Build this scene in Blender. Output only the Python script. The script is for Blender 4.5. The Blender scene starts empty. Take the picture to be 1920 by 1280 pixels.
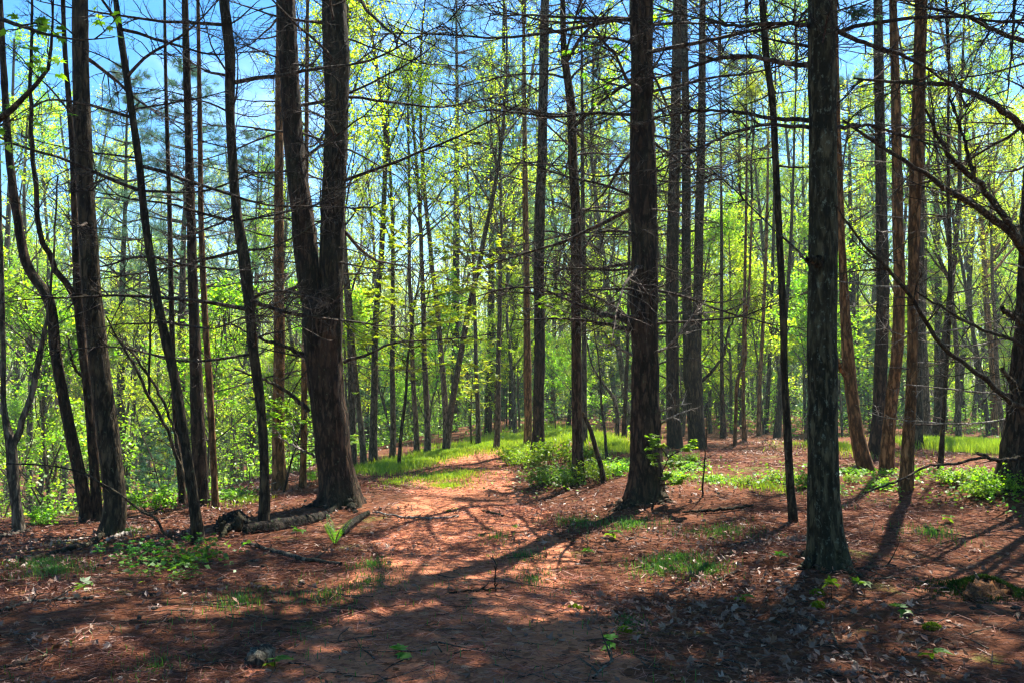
import bpy, math
import numpy as np
from mathutils import Matrix, Vector

rng = np.random.default_rng(11)
scene = bpy.context.scene
COL = scene.collection
PI = math.pi
nrm = lambda v: v / np.maximum(np.linalg.norm(v, axis=-1, keepdims=True), 1e-9)

# ------------------------------------------------------------------ camera
F = 1663.0
HZ = 730.0
TILT = math.atan((HZ - 640) / F)

def smooth(t):
    t = np.clip(t, 0, 1)
    return t * t * (3 - 2 * t)

MOUNDS = []          # (x, y, height, radius)

def hgt(x, y):
    """height of the forest floor"""
    x = np.asarray(x, float); y = np.asarray(y, float)
    xe = np.interp(y, [-40, 0, 9.5, 12.4, 16.6, 23, 35, 60, 120], [-16, -8, -5.7, -4.5, -3.1, -2.1, -0.6, 2, 6])
    s = xe - x
    z = -4.0 * smooth(s / 18.0) - 2.2 * smooth((s - 1.5) / 9.0) * smooth((32 - y) / 12.0) * smooth((y - 6) / 5)
    z = z + 0.045 * np.sin(x * 0.9 + 1.3) * np.sin(y * 0.7 + 0.4) + 0.03 * np.sin(x * 1.9 + y * 1.3)
    z = z + 0.5 * smooth((x - 6.5) / 9.0) * smooth((26 - y) / 12) * 0.5
    z = z + 0.28 * smooth((x - np.interp(y, [5, 9, 13, 18, 23], [1.1, 0.7, 0.25, 0.0, -0.1])) / 2.2) * smooth((y - 6) / 6) * smooth((34 - y) / 12)
    z = z - 0.012 * np.clip(y - 45, 0, 200)
    for (mx, my, mh, mr) in MOUNDS:
        z = z + mh * np.exp(-((x - mx) ** 2 + (y - my) ** 2) / (mr * mr))
    return z

CAMZ = 1.6 + float(hgt(0, 0))

def ray(px, py):
    xr = (px - 960) / F; yr = (640 - py) / F
    return np.array([xr, math.cos(TILT) - yr * math.sin(TILT), math.sin(TILT) + yr * math.cos(TILT)])

def at(px, py, Y):
    d = ray(px, py)
    return np.array([0, 0, CAMZ]) + d * (Y / d[1])

def gnd(px, py, far=90.0):
    """point of the ground seen at a photo pixel"""
    d = ray(px, py)
    Y = np.linspace(2.0, far, 4000)
    P = np.array([0, 0, CAMZ])[None] + d[None] * (Y / d[1])[:, None]
    below = P[:, 2] <= hgt(P[:, 0], P[:, 1])
    k = int(np.argmax(below)) if below.any() else len(Y) - 1
    p = P[k].copy(); p[2] = float(hgt(p[0], p[1]))
    return p

def pix(p):
    """photo pixel of a world point"""
    v = np.asarray(p, float) - np.array([0, 0, CAMZ])
    fw = v[1] * math.cos(TILT) + v[2] * math.sin(TILT)
    up = -v[1] * math.sin(TILT) + v[2] * math.cos(TILT)
    return 960 + F * v[0] / fw, 640 - F * up / fw

# ------------------------------------------------------------------ mesh helpers
class MB:
    def __init__(s):
        s.v = []; s.f = []; s.m = []; s.n = 0
    def add(s, v, f, mat=0):
        v = np.asarray(v, np.float32).reshape(-1, 3); f = np.asarray(f, np.int64).reshape(-1, 4)
        s.v.append(v); s.f.append(f + s.n); s.m.append(np.full(len(f), mat, np.int32)); s.n += len(v)
    def mesh(s, name, mats, shade=True):
        v = np.concatenate(s.v); f = np.concatenate(s.f).astype(np.int32); m = np.concatenate(s.m)
        me = bpy.data.meshes.new(name)
        me.vertices.add(len(v)); me.vertices.foreach_set('co', v.ravel())
        me.loops.add(f.size); me.loops.foreach_set('vertex_index', f.ravel())
        me.polygons.add(len(f))
        me.polygons.foreach_set('loop_start', np.arange(0, f.size, 4, dtype=np.int32))
        me.polygons.foreach_set('loop_total', np.full(len(f), 4, np.int32))
        for q in mats: me.materials.append(q)
        me.polygons.foreach_set('material_index', m)
        me.polygons.foreach_set('use_smooth', np.full(len(f), shade, bool))
        me.update(calc_edges=True)
        return me

def ringfaces(B, N, S):
    b = np.arange(B)[:, None, None] * N * S
    i = np.arange(N - 1)[None, :, None] * S
    k = np.arange(S)[None, None, :]
    k2 = (k + 1) % S
    a = b + i + k; c = b + i + k2
    return np.stack([a, c, c + S, a + S], -1).reshape(-1, 4)

def frames(P):
    T = nrm(np.gradient(P, axis=1))
    mean = nrm(T.mean(1))
    rv = rng.normal(size=mean.shape)
    a = nrm(rv - (rv * mean).sum(-1, keepdims=True) * mean)
    N1 = nrm(np.cross(T, a[:, None, :])); N2 = np.cross(T, N1)
    return T, N1, N2

def tubes(mb, P, R, S=5, mat=0):
    B, N, _ = P.shape
    T, N1, N2 = frames(P)
    ang = np.arange(S) * 2 * PI / S
    c = np.cos(ang)[None, None, :, None]; s = np.sin(ang)[None, None, :, None]
    V = P[:, :, None, :] + R[:, :, None, None] * (c * N1[:, :, None, :] + s * N2[:, :, None, :])
    mb.add(V.reshape(-1, 3), ringfaces(B, N, S), mat)

def grow(S, D, L, N, up=0.0, wig=0.08):
    d = nrm(np.array(D, float)); P = [np.array(S, float)]
    st = (np.asarray(L, float) / (N - 1))[:, None]
    upv = np.zeros_like(d); upv[:, 2] = up
    for i in range(N - 1):
        P.append(P[-1] + d * st)
        d = nrm(d + wig * rng.normal(size=d.shape) + upv)
    return np.stack(P, 1)

def spawn(P, k, t0, t1, a0, a1, flat=0.0, tt=None):
    B, N, _ = P.shape
    t = rng.uniform(t0, t1, (B, k)) if tt is None else tt
    x = np.clip(t * (N - 1), 0, N - 1.001); i = x.astype(int); f = (x - i)[..., None]
    bi = np.arange(B)[:, None]
    A = P[bi, i]; C = P[bi, i + 1]
    pos = A + (C - A) * f; T = nrm(C - A)
    rv = rng.normal(size=T.shape); rv[..., 2] *= (1 - flat)
    pr = nrm(rv - (rv * T).sum(-1, keepdims=True) * T)
    a = rng.uniform(a0, a1, (B, k))[..., None]
    d = np.cos(a) * T + np.sin(a) * pr
    return pos.reshape(-1, 3), d.reshape(-1, 3), t.ravel(), np.repeat(np.arange(B), k)

def taper(r, N, tip=0.2):
    return np.asarray(r, float)[:, None] * np.linspace(1, tip, N)[None, :]

def leaves(mb, pos, size, mat=0, spread=0.7, width=0.38, down=0.0):
    M = len(pos)
    n = rng.normal(size=(M, 3)) * spread; n[:, 2] += 1; n = nrm(n)
    r = rng.normal(size=(M, 3)); r[:, 2] -= down
    d = nrm(r - (r * n).sum(-1, keepdims=True) * n); s = np.cross(n, d)
    z = np.asarray(size, float).reshape(-1, 1) * np.ones((M, 1))
    fold = z * 0.12 * n
    mid = pos + z * 0.45 * d + fold
    V = np.stack([pos, mid + z * width * s, pos + z * d, mid - z * width * s], 1)
    mb.add(V.reshape(-1, 3), np.arange(M * 4).reshape(-1, 4), mat)

def lobed(mb, pos, size, mat=0, spread=0.5, droop=0.1, curl=0.1):
    """five-lobed leaves: diamonds sharing their base"""
    M = len(pos)
    n = rng.normal(size=(M, 3)) * spread; n[:, 2] += 1; n = nrm(n)
    r = rng.normal(size=(M, 3))
    d = nrm(r - (r * n).sum(-1, keepdims=True) * n); s = np.cross(n, d)
    z = np.asarray(size, float).reshape(-1, 1) * np.ones((M, 1))
    vs = [pos]; fs = []; o = 1
    for a, ln, w in ((-1.15, 0.6, 0.17), (-0.55, 0.85, 0.2), (0, 1.0, 0.22), (0.55, 0.85, 0.2), (1.15, 0.6, 0.17)):
        dd = math.cos(a) * d + math.sin(a) * s; ss = np.cross(n, dd)
        cl = curl * z * rng.normal(size=(M, 1)) * n
        mid = pos + dd * z * ln * 0.5
        vs += [mid + ss * z * w * 0.8, pos + dd * z * ln + cl - np.array([0, 0, 1]) * z * droop, mid - ss * z * w * 0.8]
        fs.append([0, o, o + 1, o + 2]); o += 3
    V = np.stack(vs, 1)
    Fc = (np.arange(M) * o)[:, None, None] + np.array(fs)[None]
    mb.add(V.reshape(-1, 3), Fc.reshape(-1, 4), mat)

def blades(mb, pos, d, ln, w, mat=0):
    """thin strips: needles"""
    M = len(pos)
    r = rng.normal(size=(M, 3)); s = nrm(np.cross(d, r))
    ln = np.asarray(ln, float).reshape(-1, 1) * np.ones((M, 1)); w = np.asarray(w, float).reshape(-1, 1)
    V = np.stack([pos - s * w, pos + s * w, pos + d * ln + s * w * 0.4, pos + d * ln - s * w * 0.4], 1)
    mb.add(V.reshape(-1, 3), np.arange(M * 4).reshape(-1, 4), mat)

def grass(mb, pos, ln, w, mat=0, lean=0.45):
    """two-segment bent grass blades"""
    M = len(pos)
    az = rng.uniform(0, 2 * PI, M); l = (rng.uniform(0.1, 1, M) * lean)[:, None]
    h = np.stack([np.cos(az), np.sin(az), np.zeros(M)], 1); s = np.stack([-np.sin(az), np.cos(az), np.zeros(M)], 1)
    ln = np.asarray(ln).reshape(-1, 1); w = np.asarray(w).reshape(-1, 1) * np.ones((M, 1))
    up = np.array([0, 0, 1.0])
    p1 = pos + (up + h * l * 0.7) * ln * 0.55
    p2 = p1 + (up * (1 - l) + h * l * 1.8) * ln * 0.5
    V = np.stack([pos - s * w, pos + s * w, p1 + s * w * .8, p1 - s * w * .8, p2 + s * w * .15, p2 - s * w * .15], 1)
    b = (np.arange(M) * 6)[:, None, None]
    Fc = b + np.array([[0, 1, 2, 3], [3, 2, 4, 5]])[None]
    mb.add(V.reshape(-1, 3), Fc.reshape(-1, 4), mat)

def pline(pts, n):
    """smooth resample of a polyline (rows of any width)"""
    p = np.asarray(pts, float)
    t = np.concatenate([[0], np.cumsum(np.linalg.norm(np.diff(p[:, :3], axis=0), axis=1))])
    q = np.linspace(0, t[-1], n)
    m = np.gradient(p, t, axis=0) if len(p) > 2 else np.repeat((p[1:] - p[:1]) / t[-1], 2, 0)
    i = np.clip(np.searchsorted(t, q, side='right') - 1, 0, len(t) - 2)
    h = (t[i + 1] - t[i])[:, None]; u = ((q - t[i]) / (t[i + 1] - t[i]))[:, None]
    return ((2 * u**3 - 3 * u**2 + 1) * p[i] + (u**3 - 2 * u**2 + u) * h * m[i]
            + (-2 * u**3 + 3 * u**2) * p[i + 1] + (u**3 - u**2) * h * m[i + 1])

def trunk(mb, C, R, S=26, rough=0.05, flare=0.0, mat=0, seed=0, lobes=5):
    """one trunk with ridged bark outline and root flare; C rows of x,y,z"""
    g = np.random.default_rng(seed)
    N = len(C)
    T = nrm(np.gradient(C, axis=0))
    a = np.array([1.0, 0, 0])
    N2 = nrm(np.cross(T, a)); N1 = np.cross(N2, T)
    ang = np.arange(S) * 2 * PI / S
    z = C[:, 2:3] - C[0, 2]
    prof = np.zeros((N, S))
    for k in range(7):
        q = g.integers(3, S // 2 + 2); fz = g.uniform(0.6, 5)
        prof += g.uniform(0.3, 1) * np.sin(q * ang[None] + fz * z + g.uniform(0, 6.28) + 1.4 * np.sin(g.uniform(0.5, 2) * z + g.uniform(0, 6)))
    prof = 1 + rough * (prof / 2.2 + 0.55 * g.normal(size=(N, S)))
    bumps = np.ones((N, 1))
    for k in range(int(z[-1, 0] / 0.7)):      # swellings at old whorls
        zz = g.uniform(0.5, z[-1, 0]); bumps += g.uniform(0.02, 0.06) * np.exp(-((z - zz) / 0.07) ** 2)
    if flare:
        fl = np.exp(-np.clip(z - 0.12, 0, None) / 0.24)
        ph = g.uniform(0, 6.28)
        prof = prof * (1 + flare * fl * (1 + 0.55 * np.cos(lobes * ang[None] + ph) + 0.3 * np.cos((lobes - 2) * ang[None] + 1.7 * ph)))
    r = 0.97 * R[:, None] * prof * bumps
    V = C[:, None, :] + r[..., None] * (np.cos(ang)[None, :, None] * N1[:, None] + np.sin(ang)[None, :, None] * N2[:, None])
    mb.add(V.reshape(-1, 3), ringfaces(1, N, S), mat)

# ------------------------------------------------------------------ objects
def link(name, me, parent=None, loc=None):
    o = bpy.data.objects.new(name, me); COL.objects.link(o)
    if parent is not None: o.parent = parent
    if loc is not None: o.location = [float(q) for q in loc]
    return o

def thing(name, label, cat, loc, group=None):
    o = bpy.data.objects.new(name, None); COL.objects.link(o)
    o.location = [float(q) for q in loc]; o.empty_display_size = 0.2
    o['label'] = label; o['category'] = cat
    if group: o['group'] = group
    return o

def tag(o, label, cat, group=None):
    o['label'] = label; o['category'] = cat
    if group: o['group'] = group
    return o

# ------------------------------------------------------------------ materials
def mat_new(name):
    m = bpy.data.materials.new(name); m.use_nodes = True
    nt = m.node_tree; nt.nodes.clear()
    return m, nt, nt.nodes, nt.links

def ramp(nt, fac, stops):
    r = nt.nodes.new('ShaderNodeValToRGB')
    while len(r.color_ramp.elements) < len(stops): r.color_ramp.elements.new(0.5)
    for e, (p, c) in zip(r.color_ramp.elements, stops):
        e.position = p; e.color = (*c, 1)
    nt.links.new(fac, r.inputs[0])
    return r.outputs[0]

def noise(nt, vec, scale, detail=4, rough=0.6):
    n = nt.nodes.new('ShaderNodeTexNoise'); n.inputs['Scale'].default_value = scale
    n.inputs['Detail'].default_value = detail; n.inputs['Roughness'].default_value = rough
    if vec is not None: nt.links.new(vec, n.inputs['Vector'])
    return n.outputs['Fac']

def mixc(nt, fac, a, b):
    m = nt.nodes.new('ShaderNodeMix'); m.data_type = 'RGBA'
    for s, q in ((0, fac), (6, a), (7, b)):
        if isinstance(q, bpy.types.NodeSocket): nt.links.new(q, m.inputs[s])
        elif s == 0: m.inputs[s].default_value = q
        else: m.inputs[s].default_value = (*q, 1)
    return m.outputs[2]

def mapping(nt, coord, sc):
    tc = nt.nodes.new('ShaderNodeTexCoord'); mp = nt.nodes.new('ShaderNodeMapping')
    mp.inputs['Scale'].default_value = sc
    nt.links.new(tc.outputs[coord], mp.inputs['Vector'])
    return mp.outputs[0]

def maprange(nt, v, a, b, c=0.0, d=1.0):
    m = nt.nodes.new('ShaderNodeMapRange')
    nt.links.new(v, m.inputs[0])
    for i, q in zip((1, 2, 3, 4), (a, b, c, d)): m.inputs[i].default_value = q
    return m.outputs[0]

def bark(name, dark, light, lichen=None, amount=0.3, vs=2.0):
    m, nt, ns, lk = mat_new(name)
    fine = mapping(nt, 'Object', (22, 22, 22 / 5))
    nf = noise(nt, fine, 1.0, 6, 0.68)
    plates = mapping(nt, 'Object', (13, 13, 3.2))
    vo = ns.new('ShaderNodeTexVoronoi'); vo.feature = 'DISTANCE_TO_EDGE'; vo.inputs['Scale'].default_value = 1.0
    wv = ns.new('ShaderNodeTexNoise'); wv.inputs['Scale'].default_value = 2.5; lk.new(plates, wv.inputs['Vector'])
    va = ns.new('ShaderNodeVectorMath'); va.operation = 'ADD'; lk.new(plates, va.inputs[0]); lk.new(wv.outputs['Color'], va.inputs[1])
    lk.new(va.outputs[0], vo.inputs['Vector'])
    pm = maprange(nt, vo.outputs['Distance'], 0.0, 0.25, -0.24, 0.07)
    ad = ns.new('ShaderNodeMath'); ad.operation = 'ADD'; lk.new(nf, ad.inputs[0]); lk.new(pm, ad.inputs[1]); n1 = ad.outputs[0]
    col = ramp(nt, n1, [(0.32, [q * 0.35 for q in dark]), (0.45, dark), (0.62, light), (0.8, [min(1, q * 1.45) for q in light])])
    big = mapping(nt, 'Object', (vs, vs, vs * 0.6))
    n2 = noise(nt, big, 1.0, 3, 0.6)
    col = mixc(nt, maprange(nt, n2, 0.4, 0.7, 0, 0.55), col, [q * 0.55 for q in dark])
    n5 = noise(nt, mapping(nt, 'Object', (1.1, 1.1, 0.7)), 1.0, 5, 0.7)
    col = mixc(nt, maprange(nt, n5, 0.52, 0.72, 0, 0.5), col, (0.055, 0.065, 0.03))
    col = mixc(nt, maprange(nt, n5, 0.46, 0.28, 0, 0.45), col, [min(1, q * 1.5) for q in light])
    if lichen:
        lm = mapping(nt, 'Object', (24, 24, 15))
        n3 = noise(nt, lm, 1.0, 6, 0.72)
        col = mixc(nt, maprange(nt, n3, 0.62 - amount * 0.2, 0.70 - amount * 0.1, 0, 0.8), col, lichen)
    oi = ns.new('ShaderNodeObjectInfo')
    hs = ns.new('ShaderNodeHueSaturation'); lk.new(col, hs.inputs['Color'])
    lk.new(maprange(nt, oi.outputs['Random'], 0, 1, 0.8, 1.25), hs.inputs['Value'])
    b = ns.new('ShaderNodeBsdfPrincipled'); b.inputs['Roughness'].default_value = 0.9
    b.inputs['Specular IOR Level'].default_value = 0.15
    lk.new(hs.outputs[0], b.inputs['Base Color'])
    bp = ns.new('ShaderNodeBump'); bp.inputs['Strength'].default_value = 0.9; bp.inputs['Distance'].default_value = 0.03
    lk.new(n1, bp.inputs['Height']); lk.new(bp.outputs[0], b.inputs['Normal'])
    out = ns.new('ShaderNodeOutputMaterial'); lk.new(b.outputs[0], out.inputs[0])
    return m

def leafmat(name, cols, trans=0.55, tcol=None, gloss=0.04, tree_var=0.25):
    """cols: list of base colours picked per leaf"""
    m, nt, ns, lk = mat_new(name)
    ge = ns.new('ShaderNodeNewGeometry'); oi = ns.new('ShaderNodeObjectInfo')
    n = len(cols)
    col = ramp(nt, ge.outputs['Random Per Island'], [(i / max(1, n - 1), c) for i, c in enumerate(cols)])
    hs = ns.new('ShaderNodeHueSaturation'); lk.new(col, hs.inputs['Color'])
    lk.new(maprange(nt, oi.outputs['Random'], 0, 1, 1 - tree_var, 1 + tree_var), hs.inputs['Value'])
    lk.new(maprange(nt, oi.outputs['Random'], 0, 1, 0.485, 0.52), hs.inputs['Hue'])
    d = ns.new('ShaderNodeBsdfDiffuse'); lk.new(hs.outputs[0], d.inputs[0])
    t = ns.new('ShaderNodeBsdfTranslucent')
    if tcol:
        mx = ns.new('ShaderNodeMix'); mx.data_type = 'RGBA'; mx.blend_type = 'MULTIPLY'; mx.inputs[0].default_value = 1
        lk.new(hs.outputs[0], mx.inputs[6]); mx.inputs[7].default_value = (*tcol, 1); lk.new(mx.outputs[2], t.inputs[0])
    else: lk.new(hs.outputs[0], t.inputs[0])
    ms = ns.new('ShaderNodeMixShader'); ms.inputs[0].default_value = trans
    lk.new(d.outputs[0], ms.inputs[1]); lk.new(t.outputs[0], ms.inputs[2])
    g = ns.new('ShaderNodeBsdfGlossy'); g.inputs['Roughness'].default_value = 0.5
    m2 = ns.new('ShaderNodeMixShader'); m2.inputs[0].default_value = gloss
    lk.new(ms.outputs[0], m2.inputs[1]); lk.new(g.outputs[0], m2.inputs[2])
    out = ns.new('ShaderNodeOutputMaterial'); lk.new(m2.outputs[0], out.inputs[0])
    return m

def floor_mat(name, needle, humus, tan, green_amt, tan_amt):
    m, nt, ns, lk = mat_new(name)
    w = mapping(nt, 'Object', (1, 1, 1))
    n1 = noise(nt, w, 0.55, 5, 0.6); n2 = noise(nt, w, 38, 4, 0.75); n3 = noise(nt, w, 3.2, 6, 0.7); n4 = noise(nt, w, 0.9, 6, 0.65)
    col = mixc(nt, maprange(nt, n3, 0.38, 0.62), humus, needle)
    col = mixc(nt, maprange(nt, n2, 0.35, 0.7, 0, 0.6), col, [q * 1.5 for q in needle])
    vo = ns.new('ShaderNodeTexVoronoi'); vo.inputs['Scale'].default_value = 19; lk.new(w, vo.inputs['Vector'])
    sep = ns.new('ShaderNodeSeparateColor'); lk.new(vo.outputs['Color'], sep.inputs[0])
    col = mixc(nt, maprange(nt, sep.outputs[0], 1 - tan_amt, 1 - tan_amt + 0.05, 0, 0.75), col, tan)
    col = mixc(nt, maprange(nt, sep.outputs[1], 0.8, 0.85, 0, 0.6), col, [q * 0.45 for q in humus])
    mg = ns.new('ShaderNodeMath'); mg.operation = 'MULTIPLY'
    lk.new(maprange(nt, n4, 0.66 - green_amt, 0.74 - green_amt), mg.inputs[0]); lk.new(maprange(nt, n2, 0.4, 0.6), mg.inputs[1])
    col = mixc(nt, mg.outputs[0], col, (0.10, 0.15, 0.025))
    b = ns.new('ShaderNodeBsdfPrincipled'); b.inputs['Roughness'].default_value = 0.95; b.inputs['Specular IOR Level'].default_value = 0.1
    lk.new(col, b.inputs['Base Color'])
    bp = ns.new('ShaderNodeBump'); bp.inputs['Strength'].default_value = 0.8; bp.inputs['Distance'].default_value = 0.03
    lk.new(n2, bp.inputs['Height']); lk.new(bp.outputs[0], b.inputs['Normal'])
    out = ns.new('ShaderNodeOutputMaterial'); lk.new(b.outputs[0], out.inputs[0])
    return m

B_DARK = bark('dark_bark', (0.036, 0.026, 0.014), (0.090, 0.064, 0.034), (0.11, 0.125, 0.07), 0.12)
B_LICH = bark('lichen_bark', (0.038, 0.033, 0.016), (0.092, 0.080, 0.042), (0.17, 0.20, 0.14), 0.26)
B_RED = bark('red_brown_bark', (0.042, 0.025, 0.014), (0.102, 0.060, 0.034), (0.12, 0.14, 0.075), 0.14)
B_TAN = bark('sunlit_tan_bark', (0.17, 0.085, 0.032), (0.34, 0.18, 0.075), (0.24, 0.20, 0.11), 0.1)  # tan bark, brightened to carry sunlight on the right-hand trunks
B_GREY = bark('grey_bark', (0.075, 0.062, 0.045), (0.17, 0.145, 0.105), (0.22, 0.24, 0.17), 0.2)
B_FAR = bark('brown_grey_bark', (0.095, 0.075, 0.052), (0.20, 0.16, 0.115), (0.15, 0.17, 0.09), 0.15)
B_TWIG = bark('dead_twig_bark', (0.060, 0.044, 0.032), (0.14, 0.105, 0.078), (0.30, 0.30, 0.26), 0.05)
B_PALE = bark('bleached_twig_bark', (0.26, 0.22, 0.18), (0.46, 0.41, 0.35))
ROT = bark('dark_rotten_wood', (0.018, 0.013, 0.009), (0.045, 0.032, 0.021), (0.04, 0.07, 0.015), 0.25)
WOOD = bark('rotten_wood', (0.045, 0.033, 0.022), (0.12, 0.085, 0.055), (0.07, 0.11, 0.02), 0.25)
L_SPRING = leafmat('spring_leaf', [(0.20, 0.36, 0.010), (0.30, 0.46, 0.012), (0.40, 0.52, 0.018), (0.50, 0.52, 0.03)], 0.66, (1.4, 1.38, 0.8))
L_GREEN = leafmat('fresh_green_leaf', [(0.09, 0.22, 0.010), (0.15, 0.32, 0.012), (0.23, 0.40, 0.015), (0.32, 0.46, 0.02)], 0.64, (1.5, 1.45, 0.6))
L_UNDER = leafmat('undergrowth_leaf', [(0.07, 0.19, 0.015), (0.13, 0.28, 0.018), (0.24, 0.38, 0.02)], 0.55, (1.3, 1.2, 0.6))
L_PINE = leafmat('pine_needle', [(0.035, 0.11, 0.06), (0.055, 0.155, 0.08), (0.085, 0.20, 0.09)], 0.35, (1.3, 1.3, 0.9))
L_GRASS = leafmat('grass_blade', [(0.13, 0.24, 0.012), (0.23, 0.36, 0.015), (0.36, 0.45, 0.03)], 0.5, (1.2, 1.1, 0.6))
L_GRASS2 = leafmat('shade_darkened_grass_blade', [(0.03, 0.10, 0.02), (0.06, 0.16, 0.025), (0.11, 0.22, 0.02)], 0.5, (1.2, 1.1, 0.6))  # grass green darkened to carry the foreground shade
L_LITTER = leafmat('dead_leaf', [(0.075, 0.032, 0.016), (0.14, 0.058, 0.028), (0.18, 0.08, 0.040), (0.21, 0.095, 0.048), (0.24, 0.13, 0.075), (0.31, 0.20, 0.135)], 0.15, None, 0.06, 0)
L_NEEDLE2 = leafmat('path_needle', [(0.13, 0.045, 0.020), (0.24, 0.088, 0.042), (0.34, 0.14, 0.075), (0.44, 0.23, 0.14)], 0.1, None, 0.04, 0)
L_NEEDLE = leafmat('dead_needle', [(0.08, 0.028, 0.012), (0.135, 0.048, 0.021), (0.19, 0.075, 0.035), (0.28, 0.13, 0.072)], 0.1, None, 0.04, 0)
MOSS = leafmat('moss', [(0.06, 0.12, 0.008), (0.12, 0.20, 0.01), (0.2, 0.28, 0.015)], 0.3, None, 0.0, 0)
leafmat('dark_moss', [(0.015, 0.035, 0.008), (0.03, 0.06, 0.01), (0.05, 0.085, 0.012)], 0.2, None, 0, 0)
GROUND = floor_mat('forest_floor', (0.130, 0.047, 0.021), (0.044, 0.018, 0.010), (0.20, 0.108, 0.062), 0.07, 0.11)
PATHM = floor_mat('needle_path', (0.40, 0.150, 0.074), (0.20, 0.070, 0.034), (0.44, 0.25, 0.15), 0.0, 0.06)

# ------------------------------------------------------------------ mounds under the big roots
_q = gnd(635, 950); MOUNDS.append((_q[0], _q[1] - 0.3, 0.16, 1.1))
_q = gnd(1553, 1055); MOUNDS.append((_q[0], _q[1], 0.14, 0.6))
_q = gnd(1212, 935); MOUNDS.append((_q[0], _q[1], 0.08, 0.9))
_q = gnd(1915, 915); MOUNDS.append((_q[0], _q[1], 0.22, 1.4))
_q = gnd(1045, 890); MOUNDS.append((_q[0], _q[1], 0.12, 1.5))

# ------------------------------------------------------------------ ground and path
def build_ground():
    nx, ny = 320, 340
    u = np.linspace(-1, 1, nx); X = 4 * np.sinh(4.6 * u)
    v = np.linspace(-0.62, 1, ny); Y = 8 + 4 * np.sinh(4.75 * v)
    gx, gy = np.meshgrid(X, Y)
    V = np.stack([gx, gy, hgt(gx, gy)], -1).reshape(-1, 3)
    i = np.arange(ny - 1)[:, None] * nx; k = np.arange(nx - 1)[None]
    a = i + k
    mb = MB(); mb.add(V, np.stack([a, a + 1, a + nx + 1, a + nx], -1).reshape(-1, 4))
    link('forest_floor', mb.mesh('forest_floor', [GROUND]))['kind'] = 'structure'

build_ground()
PL = [gnd(*p) for p in ((420, 1279), (560, 1180), (650, 1090), (705, 1020), (730, 975), (755, 935), (775, 900), (805, 872), (840, 853))]
PR = [gnd(*p) for p in ((1260, 1279), (1180, 1180), (1110, 1080), (1050, 1000), (1010, 950), (975, 905), (955, 880), (945, 862), (945, 848))]
PLy = np.array([p[1] for p in PL]); PLx = np.array([p[0] for p in PL]); PRy = np.array([p[1] for p in PR]); PRx = np.array([p[0] for p in PR])

def path_edges(y):
    return (np.interp(y, np.r_[-3, PLy, 32], np.r_[PLx[0] - 0.2, PLx, 0.6]), np.interp(y, np.r_[-3, PRy, 32], np.r_[PRx[0] + 0.2, PRx, 1.9]))

def build_path():
    Y = np.linspace(-3, 31, 260); n = 15
    xl, xr = path_edges(Y)
    jl = 0.13 * np.sin(Y * 3.1) + 0.09 * np.sin(Y * 7.7 + 1) + 0.05 * rng.normal(size=len(Y))
    jr = 0.13 * np.sin(Y * 2.7 + 2) + 0.09 * np.sin(Y * 8.3) + 0.05 * rng.normal(size=len(Y))
    t = np.linspace(0, 1, n)
    X = (xl + jl)[:, None] * (1 - t) + (xr + jr)[:, None] * t
    YY = np.repeat(Y[:, None], n, 1)
    Z = hgt(X, YY) + 0.014
    Z[:, 0] -= 0.05; Z[:, -1] -= 0.05; Z[0] -= 0.05; Z[-1] -= 0.05
    V = np.stack([X, YY, Z], -1).reshape(-1, 3)
    a = (np.arange(len(Y) - 1)[:, None] * n + np.arange(n - 1)[None])
    mb = MB(); mb.add(V, np.stack([a, a + 1, a + n + 1, a + n], -1).reshape(-1, 4))
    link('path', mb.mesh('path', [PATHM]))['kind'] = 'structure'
build_path()

# ------------------------------------------------------------------ libraries of shared meshes
def dead_branch(L, k1, k2, up, thick=0.024):
    mb = MB()
    P = grow(np.zeros((1, 3)), np.array([[1, 0, rng.uniform(-0.15, 0.2)]]), np.array([L]), 12, up, 0.075)
    tubes(mb, P, taper([thick], 12, 0.15), 6)
    pos, d, t, _ = spawn(P, k1, 0.12, 1, 0.6, 1.25, 0.55)
    P1 = grow(pos, d, rng.uniform(0.25, 0.85, len(pos)) * L * 0.42 * (1.15 - 0.6 * t), 7, 0.02, 0.13)
    tubes(mb, P1, taper(np.full(len(P1), thick * 0.34), 7, 0.25), 4)
    pos, d, t, _ = spawn(P1, k2, 0.15, 1, 0.5, 1.2, 0.3)
    P2 = grow(pos, d, rng.uniform(0.08, 0.30, len(pos)) * L * 0.35, 5, 0.02, 0.16)
    tubes(mb, P2, taper(np.full(len(P2), thick * 0.17), 5, 0.35), 3)
    return mb

DEAD = [dead_branch(rng.uniform(2.1, 2.9), int(rng.integers(15, 22)), 5, rng.uniform(-0.05, 0.05)).mesh('dead_branch', [B_TWIG]) for i in range(14)]
PALE = [dead_branch(rng.uniform(1.6, 2.2), 12, 4, rng.uniform(-0.02, 0.06), 0.016).mesh('bleached_branch', [B_PALE]) for i in range(4)]
STUB = [dead_branch(rng.uniform(0.5, 0.9), 4, 2, 0.02, 0.014).mesh('dead_stub', [B_TWIG]) for i in range(4)]

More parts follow.
